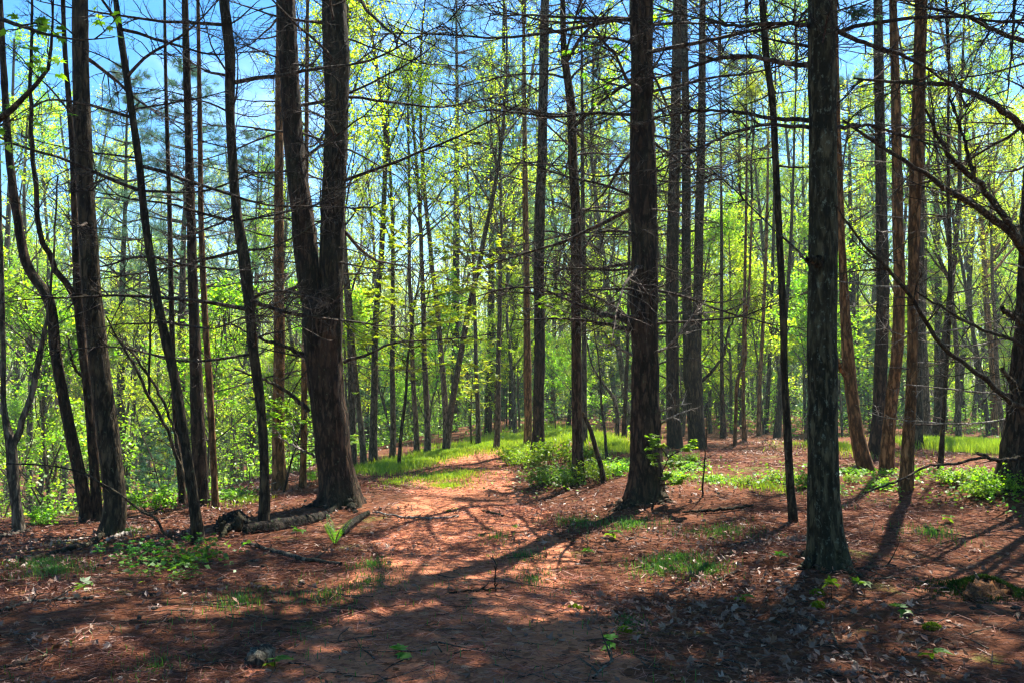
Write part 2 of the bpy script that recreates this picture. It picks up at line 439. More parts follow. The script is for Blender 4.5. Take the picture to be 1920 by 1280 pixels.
def deciduous(H, leafy, lean, seed, limb0=0.35, leafsize=0.088, crown_w=1.0, wood=None, leafm=None, n_limb=17, fork=False):
    """(trunk mesh, crown mesh) of a slim woodland tree in early leaf"""
    N = 18
    ax = grow(np.zeros((1, 3)) + [0, 0, -0.3], np.array([[lean, rng.normal() * 0.04, 1]]), np.array([H + 0.3]), N, 0.05, 0.035)
    r0 = H * 0.0075
    prof = np.linspace(1, 0.16, N) ** 0.8; prof[0] *= 1.35; prof[1] *= 1.05
    mt = MB(); tubes(mt, ax, (r0 * prof)[None], 10)
    mc = MB()
    pos, d, t, _ = spawn(ax, n_limb, limb0, 0.97, 0.45, 0.95, 0.2)
    L = ((1 - t) * H * 0.36 + H * 0.07) * rng.uniform(0.6, 1.2, len(t)) * crown_w
    P1 = grow(pos, d, L, 9, 0.07, 0.09)
    tubes(mc, P1, taper(r0 * (1.05 - t) * 0.5 + 0.008, 9, 0.15), 5)
    pos, d, t, _ = spawn(P1, 7, 0.2, 1, 0.4, 1.0, 0.3)
    P2 = grow(pos, d, L.repeat(7) * rng.uniform(0.2, 0.5, len(pos)), 6, 0.04, 0.12)
    tubes(mc, P2, taper(np.full(len(P2), 0.009), 6, 0.3), 3)
    pos, d, t, _ = spawn(P2, 4, 0.2, 1, 0.4, 1.1, 0.3)
    P3 = grow(pos, d, rng.uniform(0.25, 0.7, len(pos)), 4, 0.03, 0.15)
    tubes(mc, P3, taper(np.full(len(P3), 0.0045), 4, 0.4), 3)
    if leafy > 0:
        keep = rng.random(len(P3)) < 0.75
        pos, d, t, _ = spawn(P3[keep], leafy, 0.25, 1, 0.3, 1.2)
        ml = MB()
        leaves(ml, pos + rng.normal(size=pos.shape) * 0.05, rng.uniform(0.6, 1.25, len(pos)) * leafsize, 0, 0.8, 0.36, 0.2)
    w = wood or B_FAR
    return mt.mesh('slim_trunk', [w]), mc.mesh('bare_crown', [w]), ml.mesh('foliage', [leafm or L_SPRING])

TREES = []       # woodland variants
for i in range(9):
    H = rng.uniform(15, 20)
    wood = [B_FAR, B_GREY, B_FAR, B_RED, B_FAR, B_GREY, B_FAR, B_TAN, B_FAR][i]
    TREES.append((H, *deciduous(H, [12, 16, 7, 13, 10, 16, 6, 12, 16][i], rng.normal() * 0.06, i, [0.3, 0.2, 0.45, 0.35, 0.4, 0.25, 0.5, 0.3, 0.22][i],
                               wood=wood, leafm=[L_SPRING, L_SPRING, L_SPRING, L_GREEN, L_SPRING, L_GREEN, L_SPRING, L_SPRING, L_GREEN][i])))
SAPS = []        # understorey saplings
for i in range(6):
    H = rng.uniform(4, 7.5)
    SAPS.append((H, *deciduous(H, 14, rng.normal() * 0.12, 50 + i, 0.10, 0.092, 1.25, B_FAR, [L_SPRING, L_GREEN][i % 2], 15)))

def bare_top(seed, leafy, H=8.0, r0=0.09, leafm=None, wood=None):
    """crown that continues a trunk: leader, limbs, twigs and leaves"""
    mb = MB()
    ax = grow(np.zeros((1, 3)), np.array([[0, 0, 1.0]]), np.array([H]), 12, 0.05, 0.05)
    tubes(mb, ax, taper([r0], 12, 0.15), 8)
    pos, d, t, _ = spawn(ax, 16, 0.03, 0.97, 0.5, 1.0, 0.2)
    L = ((1 - t) * H * 0.45 + 0.8) * rng.uniform(0.7, 1.2, len(t))
    P1 = grow(pos, d, L, 9, 0.05, 0.09); tubes(mb, P1, taper(r0 * 0.5 * (1.1 - t), 9, 0.15), 5)
    pos, d, t, _ = spawn(P1, 7, 0.2, 1, 0.4, 1.0, 0.3)
    P2 = grow(pos, d, L.repeat(7) * rng.uniform(0.2, 0.5, len(pos)), 6, 0.03, 0.12); tubes(mb, P2, taper(np.full(len(P2), 0.01), 6, 0.3), 3)
    pos, d, t, _ = spawn(P2, 5, 0.2, 1, 0.4, 1.1, 0.3)
    P3 = grow(pos, d, rng.uniform(0.25, 0.7, len(pos)), 4, 0.03, 0.15); tubes(mb, P3, taper(np.full(len(P3), 0.005), 4, 0.4), 3)
    pos, d, t, _ = spawn(P3, leafy, 0.2, 1, 0.3, 1.2)
    leaves(mb, pos + rng.normal(size=pos.shape) * 0.05, rng.uniform(0.6, 1.25, len(pos)) * 0.095, 1, 0.8, 0.36, 0.2)
    return mb.mesh('open_crown', [wood or B_DARK, leafm or L_SPRING])

TOPS = [bare_top(i, [9, 6, 12][i], leafm=[L_SPRING, L_SPRING, L_GREEN][i]) for i in range(3)]

def pine_top(H, wmax, seed, tuft=11, r0=0.13, dens=1.0, nw=0.0045):
    mb = MB()
    ax = grow(np.zeros((1, 3)), np.array([[0, 0, 1.0]]), np.array([H]), 12, 0.08, 0.02)
    tubes(mb, ax, taper([r0], 12, 0.08), 8)
    S = []; D = []; Ls = []
    z = 0.2
    while z < H * 0.97:
        k = int(rng.integers(4, 6)); a0 = rng.uniform(0, 6.28)
        for j in range(k):
            a = a0 + j * 2 * PI / k + rng.normal() * 0.2
            S.append([0, 0, z + rng.normal() * 0.05]); D.append([math.cos(a), math.sin(a), rng.uniform(-0.1, 0.35)])
            Ls.append((wmax * (1 - (z / H) ** 1.6) + 0.3) * rng.uniform(0.65, 1.1))
        z += rng.uniform(0.5, 0.75) * H / 9
    S = np.array(S); D = np.array(D); Ls = np.array(Ls)
    P1 = grow(S, D, Ls, 9, 0.035, 0.06); tubes(mb, P1, taper(0.012 + 0.012 * Ls, 9, 0.15), 5)
    k1 = int(11 * dens)
    pos, d, t, pi = spawn(P1, k1, 0.25, 1, 0.5, 1.1, 0.65)
    P2 = grow(pos, d, Ls.repeat(k1) * rng.uniform(0.15, 0.42, len(pos)) * (1.2 - 0.7 * t) + 0.1, 6, 0.05, 0.1)
    tubes(mb, P2, taper(np.full(len(P2), 0.007), 6, 0.4), 3)
    pos, d, t, _ = spawn(P2, 4, 0.3, 1.0, 0.2, 0.9, 0.4)
    k = tuft
    p = np.repeat(pos, k, 0); dd = nrm(np.repeat(d, k, 0) + rng.normal(size=p.shape) * 0.65)
    blades(mb, p + rng.normal(size=p.shape) * 0.03, dd, rng.uniform(0.09, 0.16, len(p)), np.full(len(p), nw), 1)
    return mb.mesh('needled_crown', [B_RED, L_PINE])

PTOPS = [pine_top(9.0, 3.2, i, 16, 0.13, 1.25, 0.0085) for i in range(3)]
BGP = [pine_top(9.0, 2.7, 30 + i, 9, 0.12, 1.0, 0.0055) for i in range(3)]
YPINE = [pine_top(6.0, 1.7, 10 + i, 12, 0.06, 0.9, 0.006) for i in range(2)]

def straight_trunk(H, r0, r1, wood):
    mb = MB()
    ax = grow(np.array([[0, 0, -0.3]]), np.array([[0, 0, 1.0]]), np.array([H + 0.3]), 14, 0.05, 0.012)
    rr = np.linspace(r0, r1, 14); rr[0] *= 1.3
    tubes(mb, ax, rr[None], 12)
    m = mb.mesh('pine_trunk', [wood]); m['top'] = [float(q) for q in ax[0, -1]]
    return m

# ------------------------------------------------------------------ individually shaped trees
ANCHORS = []

def shaped_tree(name, label, pts, wood, depth=None, ztop=None, crown=None, cs=1.0, group=None, flare=0.42, rough=0.05, S=26,
                cat='tree', lean_y=0.0, seed=1, sink=0.25, step=0.09, lobes=5):
    """pts: (px, py, width in px) from the base up; the trunk stands where its base pixel meets the ground"""
    b = gnd(pts[0][0], pts[0][1]) if depth is None else at(pts[0][0], pts[0][1], depth)
    if depth is not None: b[2] = float(hgt(b[0], b[1]))
    Y = b[1]
    root = thing(name, label, cat, b, group)
    rows = []
    for (px, py, w) in pts:
        p = at(px, py, Y)
        r = 0.5 * w / F * Y
        rows.append([p[0] - b[0], lean_y * (p[2] - b[2]), p[2] - b[2], r])
    rows[0][2] = 0.0
    rows = [[rows[0][0], rows[0][1], -sink, rows[0][3]]] + rows
    if ztop and ztop > rows[-1][2] + 0.3:
        k = min(3, len(rows) - 1)
        sl = (np.array(rows[-1]) - np.array(rows[-1 - k])) / (rows[-1][2] - rows[-1 - k][2])
        dz = ztop - rows[-1][2]
        e = np.array(rows[-1]) + sl * dz * 0.6; e[2] = ztop; e[3] = max(0.35 * rows[-1][3], rows[-1][3] - 0.008 * dz)
        rows.append(list(e))
    n = max(12, int((rows[-1][2] + sink) / step))
    C = pline(rows, n)
    mb = MB(); trunk(mb, C[:, :3], C[:, 3], S, rough, flare, 0, seed, lobes)
    link('trunk', mb.mesh('trunk', [wood]), root)
    if crown is not None:
        c = link('crown', crown, root, C[-1, :3] - np.array([0, 0, 0.05]))
        c.scale = (cs, cs, cs); c.rotation_euler = (0, 0, rng.uniform(0, 6.28))
    ANCHORS.append((root, pts[0][0]))
    return root, C

def put_branches(root, C, z0, z1, gap, n, lib, s0, s1, tilt=(-0.32, 0.3), az=None, limit=95):
    """dead limbs in whorls up a trunk; every limb its own child"""
    z = z0; cnt = 0
    while z < z1 and cnt < limit:
        k = int(rng.integers(n[0], n[1] + 1)); a0 = rng.uniform(0, 6.28)
        i = int(np.argmin(np.abs(C[:, 2] - z)))
        for j in range(k):
            a = a0 + j * 2 * PI / max(k, 1) + rng.normal() * 0.35 if az is None else rng.uniform(*az)
            zz = z + rng.normal() * 0.05
            i = int(np.argmin(np.abs(C[:, 2] - zz)))
            o = link('branch', (STUB if rng.random() < 0.22 else lib)[int(rng.integers(4))] if rng.random() < 0.4 else lib[int(rng.integers(len(lib)))], root)
            r = C[i, 3] * 0.6
            o.location = (float(C[i, 0] + math.cos(a) * r), float(C[i, 1] + math.sin(a) * r), float(C[i, 2]))
            s = rng.uniform(s0 * 0.6, s1 * 1.08); o.scale = (s, s * rng.uniform(0.7, 1.2), s)
            o.rotation_euler = (rng.uniform(-0.5, 0.5), -rng.uniform(*tilt), a)
            cnt += 1
            if cnt >= limit: break
        z += gap * rng.uniform(0.7, 1.3)

def limb(mb, pts, mat=0, S=9, twigs=16, tl=0.9, seed=0, tm=None, sub=5):
    """one shaped limb with side twigs; pts rows x,y,z,r"""
    C = pline(pts, 26)
    C[:, :3] += rng.normal(size=(26, 3)) * np.minimum(0.012, C[:, 3:4] * 0.35)
    tubes(mb, C[None, :, :3], C[None, :, 3], S, mat)
    if twigs:
        pos, d, t, _ = spawn(C[None, :, :3], twigs, 0.1, 1, 0.5, 1.2, 0.3)
        P1 = grow(pos, d, rng.uniform(0.3, 1.0, len(pos)) * tl, 7, 0.0, 0.13); tubes(mb, P1, taper(np.full(len(P1), 0.008), 7, 0.25), 4, mat)
        pos, d, t, _ = spawn(P1, sub, 0.15, 1, 0.5, 1.2, 0.3)
        P2 = grow(pos, d, rng.uniform(0.1, 0.4, len(pos)) * tl, 5, 0.0, 0.16); tubes(mb, P2, taper(np.full(len(P2), 0.0035), 5, 0.35), 3, mat)
        return C, P1, P2
    return C, None, None

def pxlimb(root, pts, wood=None, twigs=16, tl=0.9, name='branch'):
    """a limb given as (px, py, width px, depth), parented to its tree"""
    rows = []
    L = np.array(root.location)
    for (px, py, w, Y) in pts:
        p = at(px, py, Y); rows.append([*(p - L), 0.5 * w / F * Y])
    mb = MB(); limb(mb, rows, twigs=twigs, tl=tl)
    return link(name, mb.mesh(name, [wood or B_TWIG]), root)

# -- the twin-trunked pine left of the path
tw, Ctw = shaped_tree('twin_trunk_pine', 'massive dark twin-trunked pine at the left edge of the path, forking at head height',
    [(638, 944, 74), (636, 915, 68), (630, 880, 64), (625, 845, 65), (621, 795, 68), (616, 760, 64), (610, 700, 67), (605, 640, 72), (604, 590, 72), (604, 560, 58)],
    B_RED, flare=0.42, S=40, seed=5, rough=0.035, lobes=6)
Ytw = tw.location[1]
def stem(root, pts, Y, ztop, wood, seed, dy=0.0, crown=None, cs=1.0):
    L = np.array(root.location); rows = []
    for (px, py, w) in pts:
        p = at(px, py, Y); rows.append([p[0] - L[0], p[1] - L[1] + dy, p[2] - L[2], 0.5 * w / F * Y])
    sl = (np.array(rows[-1]) - np.array(rows[-3])) / (rows[-1][2] - rows[-3][2]); dz = ztop - rows[-1][2]
    e = np.array(rows[-1]) + sl * dz * 0.6; e[2] = ztop; e[3] = rows[-1][3] * 0.7; rows.append(list(e))
    C = pline(rows, int((rows[-1][2] - rows[0][2]) / 0.09))
    mb = MB(); trunk(mb, C[:, :3], C[:, 3], 30, 0.045, 0, 0, seed)
    link('stem', mb.mesh('stem', [wood]), root)
    if crown is not None:
        c = link('crown', crown, root, C[-1, :3]); c.scale = (cs, cs, cs); c.rotation_euler = (0, 0, rng.uniform(0, 6))
    return C
CtL = stem(tw, [(604, 720, 40), (598, 640, 42), (590, 590, 44), (584, 560, 43), (577, 500, 45), (566, 400, 42), (553, 300, 38), (543, 150, 36), (535, 0, 36)], Ytw, 10.8, B_RED, 6, 0.02, PTOPS[0], 1.0)
CtR = stem(tw, [(620, 720, 40), (623, 640, 40), (624, 590, 39), (624, 560, 40), (622, 500, 45), (625, 400, 46), (629, 300, 44), (632, 200, 45), (631, 100, 50), (626, 0, 46)], Ytw, 11.2, B_DARK, 7, -0.02, PTOPS[1], 1.0)
put_branches(tw, CtL, 2.0, 7.0, 0.50, (2, 3), DEAD, 0.55, 1.05, limit=44)
put_branches(tw, CtR, 2.2, 7.1, 0.50, (2, 3), DEAD, 0.55, 1.15, limit=46)
pxlimb(tw, [(645, 676, 7, Ytw - 0.1), (690, 664, 5, Ytw - 0.2), (730, 645, 4, Ytw - .3), (800, 638, 3, Ytw - .5), (880, 632, 2, Ytw - .6), (980, 615, 1.5, Ytw - .7)], twigs=7, tl=0.3)
pxlimb(tw, [(640, -60, 9, Ytw - 1.2), (680, 10, 7, Ytw - 2), (725, 55, 5, Ytw - 2.5), (776, 92, 3, Ytw - 3)], twigs=5, tl=0.4)
pxlimb(tw, [(580, 770, 9, Ytw), (540, 735, 7, Ytw - .2), (500, 715, 5, Ytw - .4), (440, 690, 3, Ytw - .6)], twigs=8, tl=0.5)
pxlimb(tw, [(572, 668, 9, Ytw), (540, 652, 7, Ytw - .2), (490, 635, 5, Ytw - .4), (430, 605, 3, Ytw - .6)], twigs=8, tl=0.5)
pxlimb(tw, [(592, 855, 5, Ytw), (560, 840, 4, Ytw - .1), (520, 818, 2, Ytw - .3)], B_PALE, twigs=6, tl=0.4)

# -- the big pine right of the path
Q, CQ = shaped_tree('tall_pine', 'stout red-brown pine with flared mossy roots standing right of the path',
    [(1211, 935, 66), (1212, 900, 64), (1211, 850, 59), (1210, 760, 53), (1210, 660, 50), (1207, 560, 53), (1209, 500, 52), (1207, 400, 50), (1206, 300, 48), (1204, 200, 43), (1204, 0, 42)],
    B_RED, ztop=8.8, crown=PTOPS[2], cs=1.05, flare=0.35, S=36, seed=9)
put_branches(Q, CQ, 2.3, 7.5, 0.36, (4, 5), DEAD, 0.6, 1.2, limit=84)
YQ = Q.location[1]
pxlimb(Q, [(1186, 605, 13, YQ), (1130, 588, 8, YQ - .2), (1060, 562, 5, YQ - .5), (1000, 540, 4, YQ - .7), (930, 545, 3, YQ - .8), (850, 575, 1.5, YQ - .9)], twigs=14, tl=0.6)
pxlimb(Q, [(1186, 620, 10, YQ), (1120, 605, 6, YQ - .4), (1060, 598, 4, YQ - .8), (960, 600, 2, YQ - 1.1)], twigs=12, tl=0.6)
pxlimb(Q, [(1235, 660, 5, YQ), (1262, 640, 5, YQ - .2), (1285, 610, 4, YQ - .3), (1310, 580, 2, YQ - .4)], B_PALE, twigs=9, tl=0.35)
pxlimb(Q, [(1186, 665, 5, YQ), (1150, 645, 4, YQ - .2), (1130, 620, 2, YQ - .3)], B_PALE, twigs=6, tl=0.3)
pxlimb(Q, [(1237, 795, 4, YQ), (1262, 780, 3, YQ - .2), (1305, 765, 2, YQ - .3)], B_PALE, twigs=4, tl=0.25)
pxlimb(Q, [(1237, 772, 4, YQ), (1270, 760, 3, YQ - .2), (1296, 755, 2, YQ - .3)], B_PALE, twigs=4, tl=0.25)

# -- the lichen-covered trunk nearest on the right
U, CU = shaped_tree('tall_pine', 'straight dark trunk spotted with pale lichen, nearest tree on the right',
    [(1553, 1056, 66), (1549, 1010, 62), (1545, 950, 59), (1543, 850, 56), (1542, 700, 55), (1541, 640, 55), (1543, 500, 54), (1543, 300, 52), (1541, 100, 52), (1540, 0, 50)],
    B_LICH, ztop=7.0, crown=PTOPS[0], cs=1.2, flare=0.5, S=40, seed=12, rough=0.025)
YU = U.location[1]
put_branches(U, CU, 4.5, 5.6, 0.35, (3, 5), DEAD, 0.6, 1.2, limit=40)
for pts in ([(1520, 48, 9, YU), (1440, 45, 7, YU - .2), (1380, 48, 6, YU - .3), (1310, 35, 4, YU - .5), (1200, 10, 2, YU - .6)],
            [(1530, 226, 10, YU), (1440, 220, 7, YU + .3), (1380, 210, 6, YU + .5), (1290, 210, 4, YU + .8), (1180, 235, 2, YU + 1)],
            [(1530, 122, 11, YU), (1470, 118, 9, YU + .2), (1400, 105, 8, YU + .4), (1330, 115, 6, YU + .6), (1260, 140, 4, YU + .8), (1120, 150, 2, YU + 1)],
            [(1518, 240, 8, YU), (1430, 235, 6, YU - .3), (1360, 255, 5, YU - .5), (1290, 290, 4, YU - .7), (1220, 330, 2, YU - .9)],
            [(1568, 58, 10, YU), (1620, 80, 8, YU + .2), (1680, 100, 7, YU + .4), (1740, 130, 5, YU + .6), (1800, 170, 4, YU + .8), (1900, 205, 2, YU + 1)],
            [(1568, 240, 8, YU), (1620, 235, 6, YU + .2), (1680, 250, 4, YU + .4), (1760, 275, 2, YU + .5)]):
    pxlimb(U, pts, twigs=20, tl=0.5)
pxlimb(U, [(1545, 492, 22, YU - .02), (1530, 490, 17, YU - .14), (1511, 484, 9, YU - .2)], B_DARK, twigs=0, name='branch_stub')
pxlimb(U, [(1520, 500, 6, YU), (1490, 465, 4, YU + .3), (1440, 420, 3, YU + .5), (1370, 350, 2.5, YU + .8), (1300, 290, 2, YU + 1)], twigs=6, tl=0.4)

# -- right-edge pine with arching limbs
AA, CA = shaped_tree('spreading_pine', 'broad dark pine cut by the right frame edge, with long arching bare limbs',
    [(1922, 913, 88), (1924, 850, 84), (1928, 780, 76), (1932, 700, 66), (1938, 560, 58), (1944, 400, 52), (1950, 200, 46), (1954, 0, 42)],
    B_RED, ztop=9.0, crown=PTOPS[1], cs=1.5, flare=0.3, S=36, seed=14)  # unseen crown enlarged to shade the right foreground
Ya = AA.location[1]
for pts, tw_ in (
    ([(1975, 545, 24, Ya - .2), (1920, 470, 22, Ya - .6), (1876, 420, 20, Ya - 1.2), (1820, 385, 17, Ya - 1.6), (1785, 362, 15, Ya - 2), (1735, 325, 12, Ya - 2.4), (1690, 298, 10, Ya - 2.7), (1640, 268, 9, Ya - 3), (1580, 225, 6, Ya - 3.2)], 18),
    ([(1972, 540, 19, Ya - .2), (1912, 452, 17, Ya - .8), (1868, 385, 16, Ya - 1.5), (1832, 340, 14, Ya - 1.9), (1796, 312, 14, Ya - 2.2), (1762, 262, 10, Ya - 2.5), (1735, 205, 6, Ya - 2.7)], 14),
    ([(1826, 335, 11, Ya - 2), (1806, 255, 8, Ya - 2.1), (1780, 185, 5, Ya - 2.2)], 8),
    ([(1975, 285, 20, Ya - .2), (1920, 240, 18, Ya - .7), (1872, 202, 15, Ya - 1.3), (1825, 175, 13, Ya - 1.8), (1780, 160, 13, Ya - 2.2), (1700, 156, 9, Ya - 2.7), (1600, 148, 5, Ya - 3.2)], 20),
    ([(1938, 775, 16, Ya), (1880, 742, 14, Ya - .6), (1855, 717, 13, Ya - 1), (1820, 690, 12, Ya - 1.4), (1755, 636, 11, Ya - 2), (1715, 566, 10, Ya - 2.4), (1675, 515, 9, Ya - 2.7), (1630, 470, 7, Ya - 3), (1590, 420, 5, Ya - 3.3), (1567, 385, 3, Ya - 3.5)], 20),
    ([(1940, 660, 12, Ya), (1905, 640, 10, Ya - .5), (1845, 620, 8, Ya - .9), (1780, 585, 7, Ya - 1.4), (1715, 545, 4, Ya - 1.8)], 12),
    ([(1962, 90, 15, Ya), (1920, 78, 13, Ya - .6), (1870, 60, 11, Ya - 1.1), (1820, 36, 9, Ya - 1.5), (1760, 20, 7, Ya - 2), (1690, 6, 4, Ya - 2.5)], 14),
    ([(1918, -40, 10, Ya - 1), (1903, 5, 8, Ya - 1.4), (1898, 80, 6, Ya - 1.5), (1888, 190, 3, Ya - 1.6)], 8),
    ([(1925, 615, 17, Ya), (1905, 600, 14, Ya - .3), (1878, 577, 11, Ya - .6)], 0),
    ([(1922, 735, 15, Ya), (1900, 718, 12, Ya - .3), (1878, 692, 9, Ya - .6)], 0)):
    pxlimb(AA, [(q[0], q[1], q[2] * 0.74, q[3]) for q in pts], B_DARK, twigs=tw_ + 6, tl=0.8)
pxlimb(AA, [(1895, 738, 4, Ya), (1850, 736, 4, Ya - .5), (1760, 727, 3, Ya - 1), (1700, 720, 2, Ya - 1.4)], B_PALE, twigs=5, tl=0.3)
put_branches(AA, CA, 4.0, 8.8, 0.45, (3, 4), DEAD, 0.7, 1.25, limit=46)
put_branches(AA, CA, 0.9, 3.2, 0.5, (1, 2), PALE, 0.5, 0.9, az=(2.3, 4.2), limit=8)

def roots(tree, C, n, ln, wood):
    r0 = C[4, 3]; L = tree.location; a0 = rng.uniform(0, 6.28)
    for k in range(n):
        a = a0 + k * 2 * PI / n + rng.normal() * 0.25; l = ln * rng.uniform(0.7, 1.3); rows = []
        for t in (0, 0.25, 0.5, 0.75, 1.0):
            d = r0 * 0.55 + l * t; aa = a + 0.35 * t * math.sin(3 * a)
            x = math.cos(aa) * d + C[3, 0]; y = math.sin(aa) * d + C[3, 1]
            z = float(hgt(L[0] + x, L[1] + y)) - L[2] + (0.13, 0.03, 0.0, -0.015, -0.05)[int(t * 4)]
            rows.append([x, y, z, r0 * (0.5, 0.34, 0.22, 0.15, 0.08)[int(t * 4)]])
        mb = MB(); limb(mb, rows, twigs=0, S=10); link('root', mb.mesh('root', [wood]), tree)
roots(tw, Ctw, 6, 0.45, ROT); roots(Q, CQ, 6, 0.5, B_RED); roots(U, CU, 5, 0.3, B_LICH)

# -- left side
A_, C_A = shaped_tree('leaning_tree', 'smooth dark trunk leaning left, its foot curving out of the sunlit slope',
    [(207, 1002, 46), (213, 975, 42), (216, 940, 40), (211, 890, 40), (201, 800, 40), (188, 700, 37), (178, 600, 35), (172, 550, 35), (166, 450, 33), (160, 350, 31), (155, 250, 33), (152, 150, 30), (150, 0, 29)],
    B_DARK, ztop=8.0, crown=TOPS[0], cs=1.0, flare=0.2, S=30, seed=21, rough=0.02)
put_branches(A_, C_A, 3.5, 6.2, 0.8, (1, 2), DEAD, 0.5, 0.9)
B_, C_B = shaped_tree('slender_tree', 'thin dark stem leaning left above the low green bush on the left',
    [(371, 1018, 25), (366, 960, 20), (358, 900, 19), (342, 800, 18), (326, 700, 18), (316, 660, 18), (302, 600, 17), (285, 500, 15), (270, 400, 14), (260, 300, 14), (246, 200, 13), (231, 100, 13), (217, 0, 10)],
    B_DARK, ztop=7.5, crown=TOPS[1], cs=0.7, flare=0.25, S=16, seed=22)
put_branches(B_, C_B, 2.4, 6.2, 0.55, (2, 2), DEAD, 0.5, 1.0, limit=20)
C__, C_C = shaped_tree('slender_tree', 'thin black crooked stem beside the rotten stump left of the twin pine',
    [(495, 980, 21), (496, 900, 18), (492, 800, 17), (481, 700, 19), (473, 640, 18), (470, 600, 18), (460, 500, 22), (444, 400, 18), (436, 300, 18), (431, 200, 18), (431, 100, 20), (420, 0, 19)],
    B_DARK, ztop=8.0, crown=TOPS[1], cs=0.8, flare=0.2, S=18, seed=23, rough=0.06)
put_branches(C__, C_C, 2.2, 7.5, 0.55, (2, 3), DEAD, 0.55, 1.1, limit=30)
E_, C_E = shaped_tree('tall_pine', 'sunlit reddish pine trunk just behind and left of the twin-trunked pine',
    [(525, 916, 27), (522, 850, 24), (522, 760, 22), (524, 640, 21), (523, 560, 20), (523, 400, 18), (524, 200, 16), (525, 0, 14)],
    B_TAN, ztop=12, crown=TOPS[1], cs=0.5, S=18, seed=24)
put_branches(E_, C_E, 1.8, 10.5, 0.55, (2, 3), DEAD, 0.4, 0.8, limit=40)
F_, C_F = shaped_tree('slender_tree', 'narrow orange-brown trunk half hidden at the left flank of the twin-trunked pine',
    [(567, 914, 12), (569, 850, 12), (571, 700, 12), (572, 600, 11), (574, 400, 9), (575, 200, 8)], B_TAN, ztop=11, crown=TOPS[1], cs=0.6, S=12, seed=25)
G_, C_G = shaped_tree('leaning_tree', 'sunlit brown trunk leaning and curving left, behind the smooth leaning trunk',
    [(162, 978, 20), (151, 900, 22), (136, 830, 22), (122, 760, 20), (104, 660, 20), (90, 560, 19), (52, 500, 18), (32, 400, 16), (18, 300, 14), (8, 150, 12), (0, 0, 10)],
    B_RED, ztop=9.5, crown=TOPS[0], cs=0.8, S=18, seed=26)
H_, C_H = shaped_tree('forked_tree', 'brown forked tree between the two left-leaning trunks at the slope edge',
    [(182, 976, 19), (178, 900, 18), (168, 760, 18), (156, 660, 17), (147, 560, 18), (143, 480, 14), (140, 400, 12), (134, 250, 11), (122, 100, 9), (118, 0, 8)],
    B_RED, ztop=9.5, crown=TOPS[1], cs=0.8, S=16, seed=27)
YH = H_.location[1]
pxlimb(H_, [(148, 575, 14, YH), (128, 535, 12, YH - .1), (100, 498, 11, YH - .2), (80, 450, 10, YH - .3), (68, 360, 9, YH - .3), (60, 250, 8, YH - .3), (58, 100, 6, YH - .3), (62, -60, 4, YH - .3)], B_RED, twigs=14, tl=0.9)
pxlimb(H_, [(153, 706, 6, YH), (138, 685, 5, YH - .1), (131, 650, 4, YH - .2), (126, 630, 3, YH - .2)], B_RED, twigs=3, tl=0.3)
I_, C_I = shaped_tree('forked_tree', 'grey-brown forked trunk at the far left frame edge, below the slope',
    [(35, 1000, 20), (32, 960, 18), (25, 900, 19), (20, 830, 19), (11, 790, 12), (6, 660, 10), (4, 560, 9), (0, 400, 7), (-4, 200, 6)],
    B_FAR, ztop=9, crown=TOPS[1], cs=0.8, S=16, seed=28)
YI = I_.location[1]
pxlimb(I_, [(22, 842, 14, YI), (38, 800, 12, YI), (52, 765, 11, YI), (66, 710, 11, YI), (76, 660, 10, YI), (88, 600, 6, YI), (100, 480, 4, YI), (108, 330, 3, YI)], B_FAR, twigs=12, tl=0.8)
K_, C_K = shaped_tree('tall_pine', 'shaggy pine trunk bristling with dead twigs, behind the thin leaning stem',
    [(381, 947, 23), (377, 900, 25), (370, 760, 25), (364, 600, 20), (358, 400, 17), (352, 200, 15), (348, 50, 13)], B_RED, ztop=12, crown=TOPS[1], cs=0.5, S=16, seed=29)
put_branches(K_, C_K, 0.9, 10.5, 0.4, (2, 4), STUB + PALE, 0.4, 0.8, limit=80)
J_, C_J = shaped_tree('slender_tree', 'slim straight tan trunk right of the shaggy pine at the slope edge',
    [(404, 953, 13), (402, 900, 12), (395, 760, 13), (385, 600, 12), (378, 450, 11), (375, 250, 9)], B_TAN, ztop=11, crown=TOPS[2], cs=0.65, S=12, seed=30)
K2, C_K2 = shaped_tree('slender_tree', 'dark thin trunk directly left of the shaggy pine, partly behind the leaning stem',
    [(342, 946, 13), (335, 850, 12), (328, 760, 11), (322, 600, 10), (318, 400, 9), (312, 200, 7)], B_RED, ztop=11, crown=TOPS[1], cs=0.6, S=12, seed=31)

# -- centre and right, middle distance
O_, C_O = shaped_tree('tall_pine', 'dark pine rising from the bushes where the path bends, left of the big pine',
    [(1009, 851, 27), (1010, 800, 22), (1010, 760, 21), (1012, 660, 21), (1011, 560, 20), (1012, 400, 20), (1016, 300, 18), (1018, 200, 18), (1020, 100, 18), (1022, 0, 16)],
    B_RED, ztop=13.5, crown=TOPS[1], cs=0.35, S=20, seed=33)
put_branches(O_, C_O, 3.6, 13.2, 0.55, (2, 4), DEAD, 0.6, 1.15, limit=60)
O2, C_O2 = shaped_tree('slender_tree', 'lighter brown trunk touching the left side of the dark pine at the path bend',
    [(990, 838, 15), (990, 760, 15), (989, 700, 15), (988, 600, 13), (986, 450, 12), (984, 300, 10)], B_TAN, ztop=12, crown=TOPS[1], cs=0.8, S=12, seed=34)
P_, C_P = shaped_tree('slender_tree', 'straight mid-sized trunk among low bushes, between path bend and big pine',
    [(1085, 908, 25), (1083, 850, 21), (1081, 700, 20), (1080, 560, 19), (1080, 500, 20), (1080, 400, 20), (1074, 300, 18), (1071, 200, 17), (1058, 100, 13), (1055, 0, 10)],
    B_RED, ztop=9.5, crown=TOPS[1], cs=0.5, S=20, seed=35)
